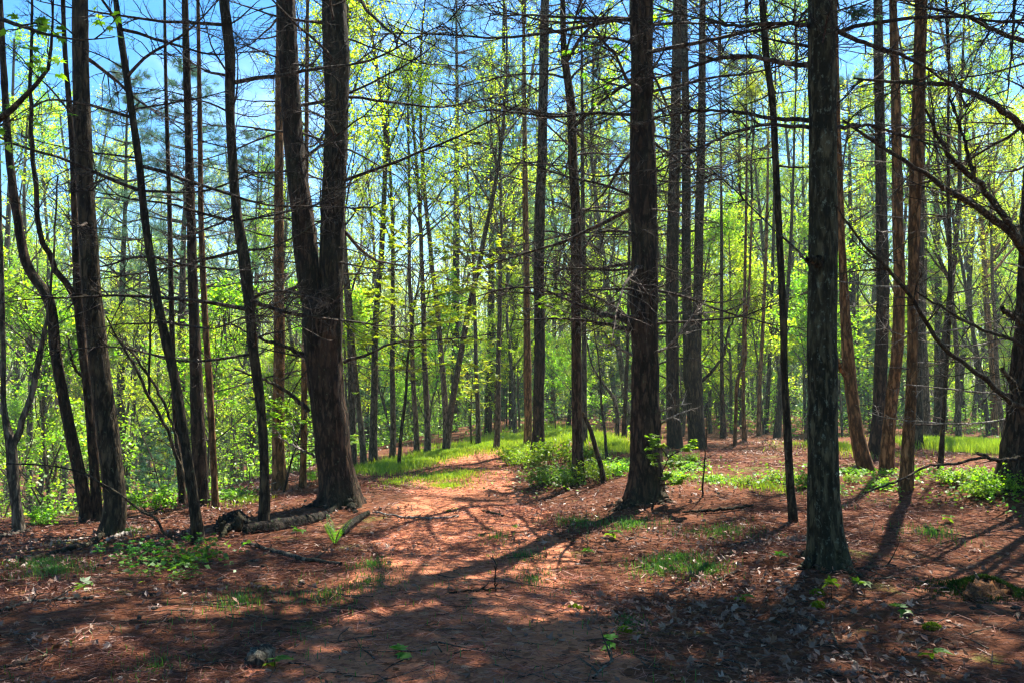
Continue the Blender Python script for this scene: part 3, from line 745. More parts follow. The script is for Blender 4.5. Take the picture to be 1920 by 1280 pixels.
put_branches(P_, C_P, 3.0, 9.2, 0.5, (2, 4), DEAD, 0.5, 1.0, limit=46)
P2, C_P2 = shaped_tree('slender_tree', 'narrow pale-brown trunk hugging the right side of the mid-sized trunk in the bushes',
    [(1097, 833, 10), (1096, 760, 10), (1095, 600, 9), (1093, 400, 8)], B_GREY, ztop=12, crown=TOPS[0], cs=0.7, S=10, seed=36)
R_, C_R = shaped_tree('tall_pine', 'dark pine just behind the right flank of the big red-brown pine',
    [(1265, 840, 28), (1262, 760, 25), (1261, 700, 24), (1260, 560, 24), (1262, 400, 22), (1266, 250, 20), (1270, 0, 17)], B_RED, ztop=14, crown=TOPS[1], cs=0.4, S=20, seed=37)
put_branches(R_, C_R, 1.5, 13.5, 0.5, (3, 4), DEAD, 0.5, 1.1, limit=80)
S_, C_S = shaped_tree('twin_trunk_pine', 'dark double-stemmed pine behind the big pine, on open red ground',
    [(1307, 842, 32), (1304, 780, 32), (1299, 700, 34), (1297, 640, 34), (1297, 590, 30)], B_DARK, S=24, seed=38, flare=0.3)
YS = S_.location[1]
CS1 = stem(S_, [(1294, 680, 20), (1290, 620, 19), (1288, 560, 18), (1287, 400, 17), (1287, 300, 16), (1285, 150, 14), (1283, 0, 12)], YS, 13.5, B_DARK, 39, 0.02, TOPS[1], 0.35)
CS2 = stem(S_, [(1303, 680, 20), (1306, 620, 19), (1308, 560, 18), (1311, 400, 17), (1314, 300, 16), (1316, 150, 14), (1317, 0, 12)], YS, 14.0, B_DARK, 40, -0.02, TOPS[1], 0.35)
put_branches(S_, CS1, 3.5, 13, 0.55, (2, 3), DEAD, 0.5, 1.1, limit=40)
put_branches(S_, CS2, 3.8, 13.5, 0.55, (2, 3), DEAD, 0.5, 1.1, limit=40)
pxlimb(S_, [(1316, 715, 7, YS), (1340, 690, 6, YS - .1), (1358, 660, 5, YS - .2), (1366, 620, 4, YS - .2), (1390, 570, 2, YS - .3)], twigs=8, tl=0.7)
T_, C_T = shaped_tree('slender_tree', 'thin smooth greenish stem bowing left, just left of the lichen-spotted trunk',
    [(1487, 978, 18), (1481, 900, 15), (1476, 800, 15), (1471, 700, 13), (1469, 600, 14), (1464, 500, 13), (1459, 400, 13), (1454, 300, 13), (1449, 200, 13), (1436, 100, 13), (1429, 0, 12)],
    B_DARK, ztop=8, crown=PTOPS[1], cs=0.7, flare=0.15, S=16, seed=41, rough=0.015)  # dense pine crown put out of view to deepen the foreground shade
put_branches(T_, C_T, 4.0, 7.8, 0.7, (1, 2), STUB, 0.6, 1.2, limit=9)
V_, C_V = shaped_tree('leaning_tree', 'orange-brown trunk curving left, directly right of the lichen-spotted trunk',
    [(1627, 884, 22), (1621, 868, 26), (1611, 830, 26), (1599, 760, 23), (1590, 660, 22), (1583, 560, 18), (1580, 500, 15), (1575, 350, 12), (1570, 200, 10), (1566, 0, 8)],
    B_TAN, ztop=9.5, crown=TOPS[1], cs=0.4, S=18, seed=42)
YV = V_.location[1]
pxlimb(V_, [(1586, 706, 9, YV), (1577, 690, 8, YV - .1), (1572, 672, 4, YV - .15)], B_TAN, twigs=0, name='branch_stub')
W_, C_W = shaped_tree('tall_pine', 'reddish straight trunk, farthest back of the close cluster right of centre',
    [(1642, 853, 26), (1646, 800, 24), (1651, 700, 24), (1655, 560, 23), (1653, 400, 21), (1651, 300, 20), (1648, 150, 18), (1646, 0, 17)], B_RED, ztop=13, crown=TOPS[1], cs=0.4, S=20, seed=43)
put_branches(W_, C_W, 2.6, 12.5, 0.5, (2, 3), STUB + PALE, 0.5, 1.0, limit=60)
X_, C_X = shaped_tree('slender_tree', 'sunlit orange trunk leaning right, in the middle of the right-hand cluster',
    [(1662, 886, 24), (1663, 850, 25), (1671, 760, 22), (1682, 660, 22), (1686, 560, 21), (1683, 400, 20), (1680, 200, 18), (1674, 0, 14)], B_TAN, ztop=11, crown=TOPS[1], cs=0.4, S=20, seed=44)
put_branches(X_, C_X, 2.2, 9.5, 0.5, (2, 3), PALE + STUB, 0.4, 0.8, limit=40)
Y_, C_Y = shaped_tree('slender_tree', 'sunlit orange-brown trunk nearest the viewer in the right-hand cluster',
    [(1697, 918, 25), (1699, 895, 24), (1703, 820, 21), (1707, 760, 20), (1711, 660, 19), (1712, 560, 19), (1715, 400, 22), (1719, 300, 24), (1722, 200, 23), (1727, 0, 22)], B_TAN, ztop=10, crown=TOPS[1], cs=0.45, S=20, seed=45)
put_branches(Y_, C_Y, 1.6, 9.5, 0.42, (2, 3), PALE + STUB, 0.5, 0.95, limit=50)
Y2, C_Y2 = shaped_tree('slender_tree', 'dark trunk in shade directly behind the right-hand cluster of orange trunks',
    [(1722, 839, 17), (1722, 760, 15), (1723, 600, 14), (1726, 400, 13), (1730, 200, 11)], B_DARK, ztop=12, crown=TOPS[1], cs=0.4, S=14, seed=46)
Z_, C_Z = shaped_tree('slender_tree', 'thin dark sapling trunk standing alone between the orange cluster and right-edge pine',
    [(1764, 882, 10), (1768, 800, 8), (1774, 700, 8), (1781, 560, 8), (1778, 350, 7)], B_DARK, ztop=7, crown=TOPS[1], cs=0.35, S=10, seed=47)
put_branches(Z_, C_Z, 0.8, 6, 0.4, (2, 3), STUB, 0.6, 1.3, limit=30)
snag, C_sn = shaped_tree('leaning_snag', 'short dead stem leaning left onto the mid-sized trunk in the bushes',
    [(1132, 906, 9), (1128, 880, 9), (1117, 840, 9), (1105, 800, 8), (1092, 772, 6)], B_DARK, S=10, seed=48, cat='dead stem')
for lab, pts, wd in (
    ('crooked thin sapling bending left, behind and left of the big pine', [(1157, 820, 8), (1156, 767, 7), (1149, 743, 7), (1130, 718, 5), (1112, 688, 4), (1100, 640, 3)], B_GREY),
    ('short thin dark trunk touching the left outline of the big pine from behind', [(1170, 820, 9), (1172, 760, 8), (1175, 700, 7), (1178, 600, 6), (1180, 450, 5)], B_RED),
    ('kinked tan sapling with an S-shaped trunk on the red ground right of centre', [(1378, 836, 7), (1380, 770, 7), (1384, 710, 7), (1396, 680, 7), (1397, 620, 6), (1403, 560, 5), (1408, 450, 4)], B_TAN),
    ('straight tan sapling trunk immediately right of the kinked sapling', [(1396, 829, 9), (1394, 760, 7), (1394, 680, 7), (1396, 560, 6), (1399, 400, 5)], B_TAN),
    ('slim brown trunk left of the kinked sapling on the red ground', [(1356, 821, 11), (1354, 740, 8), (1353, 620, 7), (1353, 450, 6)], B_RED),
    ('pale tan trunk leaning slightly right, midway between kinked sapling and bowed stem', [(1423, 816, 9), (1424, 740, 8), (1430, 620, 7), (1437, 450, 6)], B_TAN),
    ('dark brown trunk behind the pale tan trunk, left of the bowed greenish stem', [(1436, 813, 9), (1440, 740, 8), (1445, 620, 7), (1450, 450, 6)], B_RED),
    ('short reddish trunk leaning right, its foot beside the bowed greenish stem', [(1457, 819, 13), (1462, 760, 11), (1466, 690, 9), (1480, 500, 7)], B_RED)):
    r, c = shaped_tree('slender_tree', lab, pts, wd, ztop=(6.0 if pts[0][2] < 8 else 11), crown=TOPS[int(rng.integers(3))], cs=0.35 if pts[0][2] < 8 else 0.6, S=10, seed=int(rng.integers(999)))

# -- two-stemmed bare sapling leaning beside the thin stem at left
bs = thing('bare_sapling', 'thin black two-stemmed bare sapling arching left from the foot of the leaning stem', 'sapling', gnd(356, 960))
Yb = bs.location[1]
pxlimb(bs, [(358, 985, 8, Yb), (355, 925, 7, Yb), (333, 860, 6.5, Yb), (309, 796, 6, Yb - .1), (280, 743, 6, Yb - .2), (252, 682, 5, Yb - .3), (219, 633, 4, Yb - .4), (199, 592, 2, Yb - .5)], B_DARK, 8, 0.8, 'stem')
pxlimb(bs, [(345, 890, 5, Yb), (321, 790, 5, Yb + .2), (280, 706, 5, Yb + .3), (244, 657, 4, Yb + .3), (203, 621, 2, Yb + .3)], B_DARK, 8, 0.8, 'stem')
pxlimb(bs, [(280, 743, 5, Yb), (281, 640, 4, Yb), (283, 540, 3, Yb), (284, 430, 1.5, Yb)], B_DARK, 8, 0.7, 'stem')

# -- layered-leaf sapling beside the path bend
def leaf_spray(mb, P, per, size, mat=1):
    pos, d, t, _ = spawn(P, per, 0.2, 1, 0.4, 1.2, 0.8)
    lobed(mb, pos, rng.uniform(0.7, 1.25, len(pos)) * size, mat, 0.22, 0.05)

def layered_sapling(loc, label, H, lean, spread, wood, leafm, nl=16, z0=0.35, leaf=0.07, name='sapling'):
    root = thing(name, label, 'sapling', loc)
    ax = grow(np.array([[0, 0, -0.1]]), np.array([[lean, 0, 1.0]]), np.array([H]), 14, 0.03, 0.06)
    mb = MB(); tubes(mb, ax, taper([0.012 + H * 0.007], 14, 0.25), 8); link('trunk', mb.mesh('trunk', [wood]), root)
    mc = MB()
    pos, d, t, _ = spawn(ax, nl, z0, 1.0, 0.9, 1.4, 0.8)
    P1 = grow(pos, d, rng.uniform(0.6, 1.15, len(pos)) * spread, 8, 0.02, 0.07); tubes(mc, P1, taper(np.full(len(P1), 0.009), 8, 0.25), 4)
    pos, d, t, _ = spawn(P1, 8, 0.2, 1, 0.5, 1.1, 0.9)
    P2 = grow(pos, d, rng.uniform(0.2, 0.5, len(pos)) * spread * 0.55, 5, 0.0, 0.07); tubes(mc, P2, taper(np.full(len(P2), 0.003), 5, 0.5), 3)
    cr = link('crown', mc.mesh('crown', [wood]), root)
    ml_ = MB(); leaf_spray(ml_, P2, 9, leaf, 0); link('foliage', ml_.mesh('foliage', [leafm]), cr)
    return root
layered_sapling(gnd(748, 877), 'slim sapling with flat layers of yellow-green leaves on the grassy bank left of the path', 4.5, 0.02, 2.2, B_DARK, L_SPRING, 42, 0.40, 0.10)
layered_sapling(gnd(530, 925), 'low bright green sapling with layered leaves at the foot of the sunlit pine', 1.5, 0.15, 0.9, B_DARK, L_GREEN, 12, 0.4, 0.075)
layered_sapling(gnd(1220, 955), 'little leafy sapling spreading in front of the big pine roots', 0.8, 0.1, 0.45, B_DARK, L_GREEN, 7, 0.5, 0.06)
layered_sapling(gnd(885, 838), 'small sapling with bright leaf tiers at the crest of the path', 2.2, -0.1, 1.1, B_DARK, L_SPRING, 9, 0.4, 0.09)
layered_sapling(gnd(1140, 870), 'thin green sapling with sparse leaves between mid-sized trunk and big pine', 3.0, -0.1, 1.1, B_GREY, L_GREEN, 10, 0.5, 0.08)

# -- leafy maple outside the left edge whose limb hangs into the view
ml = thing('maple_tree', 'leafy maple at the left frame edge, its dark curved limb hanging in top left corner', 'tree', (-7.4, 9.0, float(hgt(-7.4, 9.0))))
mb = MB(); Cm = pline([[0, 0, -0.3, .17], [0.05, 0, 2, .15], [0.1, .1, 5, .13], [0.1, .2, 8.5, .1]], 60); trunk(mb, Cm[:, :3], Cm[:, 3], 18, 0.04, 0.3, 0, 77)
link('trunk', mb.mesh('trunk', [B_DARK]), ml)
c = link('crown', TOPS[2], ml, Cm[-1, :3]); c.scale = (0.9,) * 3
def leafy_limb(root, pts, twigs, tl, per, size, leafm):
    L = np.array(root.location); rows = []
    for (px, py, w, Y) in pts:
        p = at(px, py, Y); rows.append([*(p - L), 0.5 * w / F * Y])
    mb = MB(); C, P1, P2 = limb(mb, rows, twigs=twigs, tl=tl)
    pos, d, t, _ = spawn(P2, per, 0.3, 1, 0.4, 1.2, 0.3)
    br = link('branch', mb.mesh('branch', [B_DARK]), root)
    ml_ = MB(); lobed(ml_, pos, rng.uniform(0.7, 1.2, len(pos)) * size, 0, 0.5, 0.1); link('foliage', ml_.mesh('foliage', [leafm]), br)
leafy_limb(ml, [(-395, 420, 24, 9), (-120, 300, 18, 8.2), (0, 222, 13, 7.6), (30, 202, 11, 7.5), (55, 175, 9, 7.4), (90, 130, 7, 7.3), (96, 65, 5, 7.2), (100, 0, 3, 7.1)], 13, 0.9, 2, 0.075, L_GREEN)
leafy_limb(ml, [(-395, 60, 22, 9), (-150, 30, 14, 8), (0, 35, 9, 7.2), (70, 60, 6, 6.8), (150, 75, 3, 6.6), (215, 70, 2, 6.4)], 12, 0.6, 2, 0.075, L_GREEN)
YP = P_.location[1]
leafy_limb(P_, [(1075, 240, 8, YP), (1130, 190, 6, YP - 1.4), (1190, 150, 4, YP - 2.2), (1240, 120, 2, YP - 2.6)], 9, 0.7, 1, 0.085, L_GREEN)
leafy_limb(P_, [(1060, 120, 7, YP), (1090, 70, 6, YP - 1), (1140, 40, 4, YP - 2), (1230, 60, 2, YP - 2.5)], 9, 0.7, 1, 0.085, L_GREEN)

# ------------------------------------------------------------------ woodland behind
def place(kind, name, cat, loc, s, rz, tilt=0.0, sx=1.0):
    root = thing(name, '', cat, loc)
    root.rotation_euler = (rng.normal() * 0.03, tilt, rz); root.scale = (s * sx, s * sx, s)
    t = link('trunk', kind[1], root); c = link('crown', kind[2], root); link('foliage', kind[3], c)
    return root

taken = [(r.location[0], r.location[1], 1.2) for r, _ in ANCHORS]
WOODS = []      # (root, cat, variant)
def free(x, y, d):
    return all((x - a) ** 2 + (y - b) ** 2 > (d + e) ** 2 * 0.25 for a, b, e in taken)

# trunks one can pick out in the photograph: base pixel, width px, tilt
for (px, py, w, tl, v) in ((835, 849, 10, -0.10, 6), (930, 843, 11, -0.04, 2), (801, 852, 12, 0.02, 2), (683, 872, 11, 0.02, 0), (700, 866, 9, 0.0, 6), (735, 862, 11, -0.01, 2),
        (782, 850, 6, -0.02, 0), (838, 842, 7, 0.0, 6), (896, 838, 7, 0.01, 2), (967, 818, 8, 0.0, 1), (661, 874, 9, 0.0, 6), (1065, 800, 8, 0.0, 3), (1183, 805, 9, 0.0, 0),
        (265, 930, 9, 0.05, 4), (120, 960, 12, 0.0, 6), (60, 955, 8, 0.05, 2), (300, 905, 8, -0.08, 0), (450, 905, 9, -0.03, 6), (610, 890, 8, 0, 4), (220, 930, 10, -0.02, 1),
        (1332, 812, 7, 0.0, 2), (1512, 826, 6, 0.0, 0), (1795, 832, 9, 0.0, 4), (1855, 815, 9, 0.02, 1), (1750, 830, 9, -0.08, 3), (1740, 822, 7, 0, 6), (1610, 812, 7, 0, 2), (1880, 822, 8, 0, 0)):
    b = gnd(px, py)
    H = TREES[v][0]
    s = np.clip((w / F * b[1]) / (H * 0.0075 * 2), 0.6, 1.25)
    r = place(TREES[v], 'slim_tree', 'tree', b, s, rng.uniform(0, 6.28), -tl); r.rotation_euler = (0, -tl, 0) if tl else r.rotation_euler
    taken.append((b[0], b[1], 1.5)); WOODS.append((r, 'tree', v))

def sightgap(x, y):
    """keep the opening above the path airy"""
    px, _ = pix((x, y, 0)); return 640 < px < 900 and y < 34

LIT = [gnd(*p)[:2] for p in ((830, 925), (780, 880), (900, 870), (850, 970), (1440, 905), (1600, 910), (1780, 925), (1330, 905), (1080, 830), (1180, 850), (100, 1030), (250, 985), (480, 930), (1400, 835), (1560, 850), (720, 940), (1000, 960), (880, 845))]
KX, KY = math.sin(math.radians(32)) / math.tan(math.radians(62)), math.cos(math.radians(32)) / math.tan(math.radians(62))
def shades_lit(x, y, z0, z1, r):
    for z in np.linspace(z0, z1, 6):
        for q in LIT:
            if (x - KX * z - q[0]) ** 2 + (y - KY * z - q[1]) ** 2 < r * r: return True
    return False
n = 0; tries = 0
while n < 262 and tries < 9000:
    tries += 1
    y = 20 + 58 * math.sqrt(rng.random()); x = rng.uniform(-0.72, 0.72) * y
    if y < 24 and x > -4: continue
    if sightgap(x, y) or not free(x, y, 2.1) or shades_lit(x, y, 4, 17, 2.3): continue
    v = int(rng.integers(len(TREES)))
    if x > 4 and rng.random() < 0.4: v = int(rng.choice([1, 5, 8]))
    pxx = pix((x, y, 0))[0]
    if 655 < pxx < 1000 and y < 60 and rng.random() < 0.6: continue
    open_sky = 120 < pxx < 930
    if open_sky and rng.random() < 0.75: v = int(rng.choice([2, 6]))
    r = place(TREES[v], 'slim_tree', 'tree', (x, y, float(hgt(x, y))), rng.uniform(0.75, 1.15) * (0.78 if open_sky else 1.0), rng.uniform(0, 6.28), rng.normal() * 0.03, rng.uniform(0.85, 1.15))
    taken.append((x, y, 2.0)); WOODS.append((r, 'tree', v)); n += 1
n = 0; tries = 0
while n < 235 and tries < 9000:
    tries += 1
    y = 15 + 52 * math.sqrt(rng.random()); x = rng.uniform(-0.70, 0.70) * y
    if x > -6 and y < 27: continue
    if x <= -6 and y < 15: continue
    if not free(x, y, 0.8) or shades_lit(x, y, 2, 6, 1.2): continue
    v = int(rng.integers(len(SAPS)))
    r = place(SAPS[v], 'sapling', 'sapling', (x, y, float(hgt(x, y))), rng.uniform(0.6, 1.15), rng.uniform(0, 6.28), rng.normal() * 0.06)
    taken.append((x, y, 0.7)); WOODS.append((r, 'sapling', v))
    n += 1
# young white pines and taller pines with blue-green needles
for (px, Y, s, zc) in ((745, 40, 0.75, 0.3), (880, 45, 0.8, 0.4), (950, 38, 0.65, 0.3), (1010, 42, 0.8, 0.3), (290, 22, 0.55, 0.2), (1130, 40, 0.9, 0.3), (1560, 42, 0.8, 0.3), (1330, 48, 1.0, 0.3), (1480, 50, 0.95, 0.3), (1680, 40, 0.8, 0.3), (1630, 34, 0.7, 0.3),
        (690, 36, 0.8, 0.3), (470, 40, 0.8, 0.3)):
    p = at(px, 800, Y); x = p[0]
    root = thing('young_pine', '', 'pine', (x, Y, float(hgt(x, Y)))); root.scale = (s, s, s); root.rotation_euler = (0, 0, rng.uniform(0, 6))
    link('crown', YPINE[int(rng.integers(2))], root, (0, 0, zc))
    mb_t = straight_trunk(zc + 0.2, 0.09, 0.06, B_RED); link('trunk', mb_t, root)
    WOODS.append((root, 'young pine', 0))
PT = straight_trunk(7.0, 0.17, 0.13, B_RED)
for (px, Y, s, sz) in ((345, 27, 0.9, 1.0), (230, 30, 0.95, 1.05), (915, 32, 0.9, 1.0), (850, 38, 1.05, 1.3), (1130, 44, 1.0, 1.2), (960, 36, 0.85, 1.1), (1600, 34, 0.9, 1.0), (1760, 36, 1.0, 1.2), (470, 35, 0.9, 1.0), (1390, 40, 1.0, 1.1)):
    p = at(px, 800, Y); x = p[0]
    root = thing('white_pine', '', 'pine', (x, Y, float(hgt(x, Y)))); root.scale = (s, s, s * sz); root.rotation_euler = (0, 0, rng.uniform(0, 6))
    link('trunk', PT, root); link('crown', BGP[int(rng.integers(3))], root, PT['top'])
    WOODS.append((root, 'pine', 0))

# labels of the woodland: who stands between which landmarks
MARKS = [(-200, 'the left frame edge'), (205, 'the smooth leaning trunk'), (371, 'the thin leaning stem'), (495, 'the crooked black stem'), (638, 'the twin-trunked pine'), (840, 'the path crest'),
         (1009, 'the dark bend pine'), (1211, 'the big pine'), (1307, 'the double-stemmed pine'), (1487, 'the bowed stem'), (1553, 'the lichen-spotted trunk'), (1697, 'the orange cluster'), (1920, 'the right-edge pine'), (2300, 'the frame edge')]
ORD = 'first second third fourth fifth sixth seventh eighth ninth tenth eleventh twelfth thirteenth fourteenth fifteenth sixteenth'.split()
LOOK = ['slim brown-grey', 'slim grey', 'slim high-crowned', 'slim reddish', 'slim brown', 'grey leafy', 'sparse brown', 'slim tan', 'bushy brown']
buckets = {}
for r, cat, v in WOODS:
    px = pix(r.location)[0]; Y = r.location[1]
    k = max(i for i in range(len(MARKS) - 1) if px >= MARKS[i][0] or i == 0)
    near = Y < 34
    buckets.setdefault((cat, k, near), []).append((px, r, v))
CATN = {'tree': 'tree', 'sapling': 'sapling', 'young pine': 'young blue-green pine', 'pine': 'tall blue-green pine'}
for (cat, k, near), L in buckets.items():
    L.sort(key=lambda q: q[0])
    a = MARKS[k][1].replace('the ', ''); b = MARKS[k + 1][1].replace('the ', '')
    where = f'between {a} and {b}'
    if near or cat in ('young pine', 'pine'):
        band = 'nearer' if near else 'far'
        for i, (px, r, v) in enumerate(L):
            if len(L) == 1: r['label'] = f'only {band} {CATN[cat]} seen {where}'
            else: r['label'] = f'{ORD[min(i, 15)]} {band} {CATN[cat]} from the left {where}'
            r['group'] = 'woodland ' + {'tree': 'trees', 'sapling': 'saplings', 'young pine': 'young pines', 'pine': 'pines'}[cat]
    else:
        for i, (px, r, v) in enumerate(L):
            if cat == 'tree': r['label'] = f'slim far tree in thin spring leaf, seen {where}'
            else: r['label'] = f'far bright green understorey sapling seen {where}'
            r['group'] = f'far {cat}s {where}'

# the wood beyond, one mass
def far_wood():
    mb = MB()
    n = 640
    th = rng.uniform(-0.72, 0.72, n); Y = 74 + 62 * rng.random(n) ** 1.2
    X = np.tan(th * 0.95) * Y
    H = rng.uniform(13, 21, n)
    S = np.stack([X, Y, hgt(X, Y) - 0.3], 1)
    ax = grow(S, np.stack([rng.normal(size=n) * 0.05, rng.normal(size=n) * 0.05, np.ones(n)], 1), H, 9, 0.05, 0.04)
    tubes(mb, ax, taper(rng.uniform(0.08, 0.2, n), 9, 0.15), 6)
    pos, d, t, _ = spawn(ax, 13, 0.15, 1, 0.4, 1.0, 0.2)
    P1 = grow(pos, d, ((1 - t) * 5 + 1.2), 5, 0.06, 0.12); tubes(mb, P1, taper(np.full(len(P1), 0.045), 5, 0.2), 3)
    pos, d, t, _ = spawn(P1, 28, 0.15, 1, 0.3, 1.2)
    p = pos + rng.normal(size=pos.shape) * 0.45
    leaves(mb, p, rng.uniform(0.12, 0.3, len(p)), 1, 0.9)
    # low green layer
    m = 90000; th = rng.uniform(-0.72, 0.72, m); Y = 66 + 70 * rng.random(m); X = np.tan(th * .95) * Y
    Z = hgt(X, Y) + rng.gamma(1.6, 1.3, m)
    leaves(mb, np.stack([X, Y, Z], 1), rng.uniform(0.12, 0.32, m), 2, 0.9)
    o = link('far_wood', mb.mesh('far_wood', [B_FAR, L_SPRING, L_GREEN])); o['kind'] = 'stuff'
    tag(o, 'far-off spring wood that closes the view behind all the trees', 'woodland')
far_wood()

# the wood goes on beside and behind the viewer
def near_wood():
    mb = MB(); P0 = []
    t = 0
    while len(P0) < 46 and t < 4000:
        t += 1
        x, y = rng.uniform(-26, 26), rng.uniform(-30, 13)
        if y > -2.5 and abs(x) < 0.62 * (y + 2.5) + 5.5: continue
        if math.hypot(x, y) < 5 or any((x - a) ** 2 + (y - b) ** 2 < 9 for a, b in P0): continue
        P0.append((x, y))
    P0 = np.array(P0 + [(9.6, 11.2), (8.8, 7.2), (12.5, 14.5)]); n = len(P0); H = rng.uniform(14, 20, n)  # listed trees are unseen extras, added to shade the lower right floor
    S = np.stack([P0[:, 0], P0[:, 1], hgt(P0[:, 0], P0[:, 1]) - 0.3], 1)
    ax = grow(S, np.stack([rng.normal(size=n) * 0.03, rng.normal(size=n) * 0.03, np.ones(n)], 1), H, 14, 0.05, 0.02)
    tubes(mb, ax, taper(rng.uniform(0.14, 0.24, n), 14, 0.2), 10)
    pos, d, t, _ = spawn(ax, 34, 0.45, 1, 0.9, 1.5, 0.3)
    P1 = grow(pos, d, (1.15 - t) * 4.2 + 0.4, 6, 0.04, 0.08); tubes(mb, P1, taper(np.full(len(P1), 0.025), 6, 0.2), 4)
    pos, d, t, _ = spawn(P1[np.arange(len(P1)) % 34 > 8], 60, 0.2, 1, 0.3, 1.2)
    p = pos + rng.normal(size=pos.shape) * 0.22
    leaves(mb, p, rng.uniform(0.14, 0.3, len(p)), 1, 0.9)
    o = link('near_wood', mb.mesh('near_wood', [B_RED, L_PINE])); o['kind'] = 'stuff'
    tag(o, 'wood that continues beside and behind the viewer', 'woodland')
near_wood()

# ------------------------------------------------------------------ low plants
def shrub(R, H, n, size, leafm):
    mb = MB()
    k = 26
    a = rng.uniform(0, 6.28, k); r = rng.uniform(0, 0.55, k) * R
    S = np.stack([np.cos(a) * r, np.sin(a) * r, np.full(k, -0.03)], 1)
    D = np.stack([np.cos(a) * 0.6, np.sin(a) * 0.6, np.ones(k)], 1)
    P = grow(S, D, rng.uniform(0.6, 1.15, k) * H * 1.2, 6, 0.0, 0.15); tubes(mb, P, taper(np.full(k, 0.005), 6, 0.3), 4)
    pos, d, t, _ = spawn(P, 5, 0.3, 1, 0.5, 1.2, 0.4)
    P2 = grow(pos, d, rng.uniform(0.12, 0.3, len(pos)), 5, 0.02, 0.12); tubes(mb, P2, taper(np.full(len(P2), 0.002), 5, 0.5), 3)
    pos, d, t, _ = spawn(P2, n, 0.1, 1, 0.4, 1.2, 0.5)
    leaves(mb, pos, rng.uniform(0.7, 1.3, len(pos)) * size, 1, 0.5, 0.34)
    return mb.mesh('shrub', [B_DARK, leafm])
def herb(R, n, size):
    mb = MB(); k = 16
    a = rng.uniform(0, 6.28, k); r = np.sqrt(rng.uniform(0, 1, k)) * R
    P = grow(np.stack([np.cos(a) * r, np.sin(a) * r, np.full(k, -0.02)], 1), np.stack([rng.normal(size=k) * .3, rng.normal(size=k) * .3, np.ones(k)], 1), rng.uniform(0.12, 0.34, k), 6, 0, 0.1)
    tubes(mb, P, taper(np.full(k, 0.003), 6, 0.4), 4)
    pos, d, t, _ = spawn(P, 4, 0.55, 1, 1.1, 1.5, 0.9)
    P2 = grow(pos, d, rng.uniform(0.08, 0.2, len(pos)), 4, -0.02, 0.1); tubes(mb, P2, taper(np.full(len(P2), 0.0016), 4, 0.5), 3)
    pos, d, t, _ = spawn(P2, n, 0.2, 1, 0.4, 1.2, 0.8)
    lobed(mb, pos, rng.uniform(0.7, 1.3, len(pos)) * size, 1, 0.25, 0.12)
    return mb.mesh('herb', [B_DARK, leafmat('shade_darkened_herb_leaf', [(0.03, 0.12, 0.012), (0.06, 0.19, 0.014), (0.11, 0.26, 0.016)], 0.55, (1.3, 1.3, 0.6))])  # leaf greens darkened to carry the shade of the left slope
SHR = [herb(0.5, 4, 0.06)] + [shrub(0.5, 0.38, 9, 0.05, L_GREEN), shrub(0.4, 0.30, 10, 0.045, L_UNDER), shrub(0.55, 0.34, 9, 0.055, L_GREEN)]
SL = [((990, 880), 'yellow-green bush at the foot of the dark bend pine', 1.2, 0), ((1040, 872), 'bush in front of the dark bend pine, on its right', 1.15, 2), ((965, 872), 'leftmost low bush beside the path bend', 0.95, 0),
      ((1020, 912), 'low bush nearest the path, under the dark bend pine', 1.0, 1), ((1065, 915), 'green bush left against the mid-sized trunk', 0.85, 1), ((1115, 905), 'bright bush right of the mid-sized trunk', 0.9, 0),
      ((1150, 893), 'bush between the leaning snag and the big pine', 0.9, 2), ((1105, 868), 'bush behind the mid-sized trunk', 1.1, 2), ((1285, 872), 'dark green bush right of the big pine', 1.1, 1), ((1262, 905), 'bush touching the right roots of the big pine', 0.75, 0),
      ((340, 1052), 'shaded bright green bush in front of the thin leaning stem', 0.95, 1), ((275, 1062), 'leftmost clump of the green bushes on the shaded slope', 0.6, 1), ((320, 1085), 'lowest small bush of the shaded slope on the left', 0.6, 1),
      ((230, 1045), 'small low bush on the slope below the smooth leaning trunk', 0.6, 1), ((285, 962), 'sunlit bush at the slope crest right of the smooth leaning trunk', 0.8, 0),
      ((75, 985), 'bush at the crest beside the far-left forked trunk', 0.6, 2), ((600, 905), 'bush right behind the left root of the twin-trunked pine', 0.6, 0),
      ((1470, 905), 'bright bush left of the bowed stem foot', 0.7, 0), ((1500, 915), 'bright bush right of the bowed stem foot', 0.75, 2), ((1395, 912), 'small bush in the sunny patch right of the big pine', 0.6, 0), ((1340, 905), 'small bush beside the thin twig in the sunny patch', 0.55, 2),
      ((1870, 930), 'sunlit bush in front of the right-edge pine', 0.95, 0), ((1900, 925), 'bush nearest the right frame edge', 0.9, 2), ((1835, 935), 'bush left of the sunlit bush by the right-edge pine', 0.7, 0), ((1790, 905), 'bush between the lone sapling and right-edge pine', 0.75, 2), ((1830, 900), 'bush behind the sunny bushes at right', 0.7, 0), ((1650, 912), 'small bush left of the nearest orange trunk', 0.55, 0),
      ((1720, 895), 'small bush right of the nearest orange trunk', 0.5, 2), ((1600, 905), 'small bush right of the lichen-spotted trunk', 0.45, 0)]
for (p, lab, s, v) in SL:
    v = 0 if 1020 < p[1] else v + 1
    b = gnd(*p)
    o = link('low_bush', SHR[v], None, b); s *= rng.uniform(0.7, 0.9) * (0.78 if p[0] > 1240 else 1.0); o.scale = (s, s, s * rng.uniform(0.75, 1.2)); o.rotation_euler = (0, 0, rng.uniform(0, 6))
    tag(o, lab, 'bush', 'low bushes')

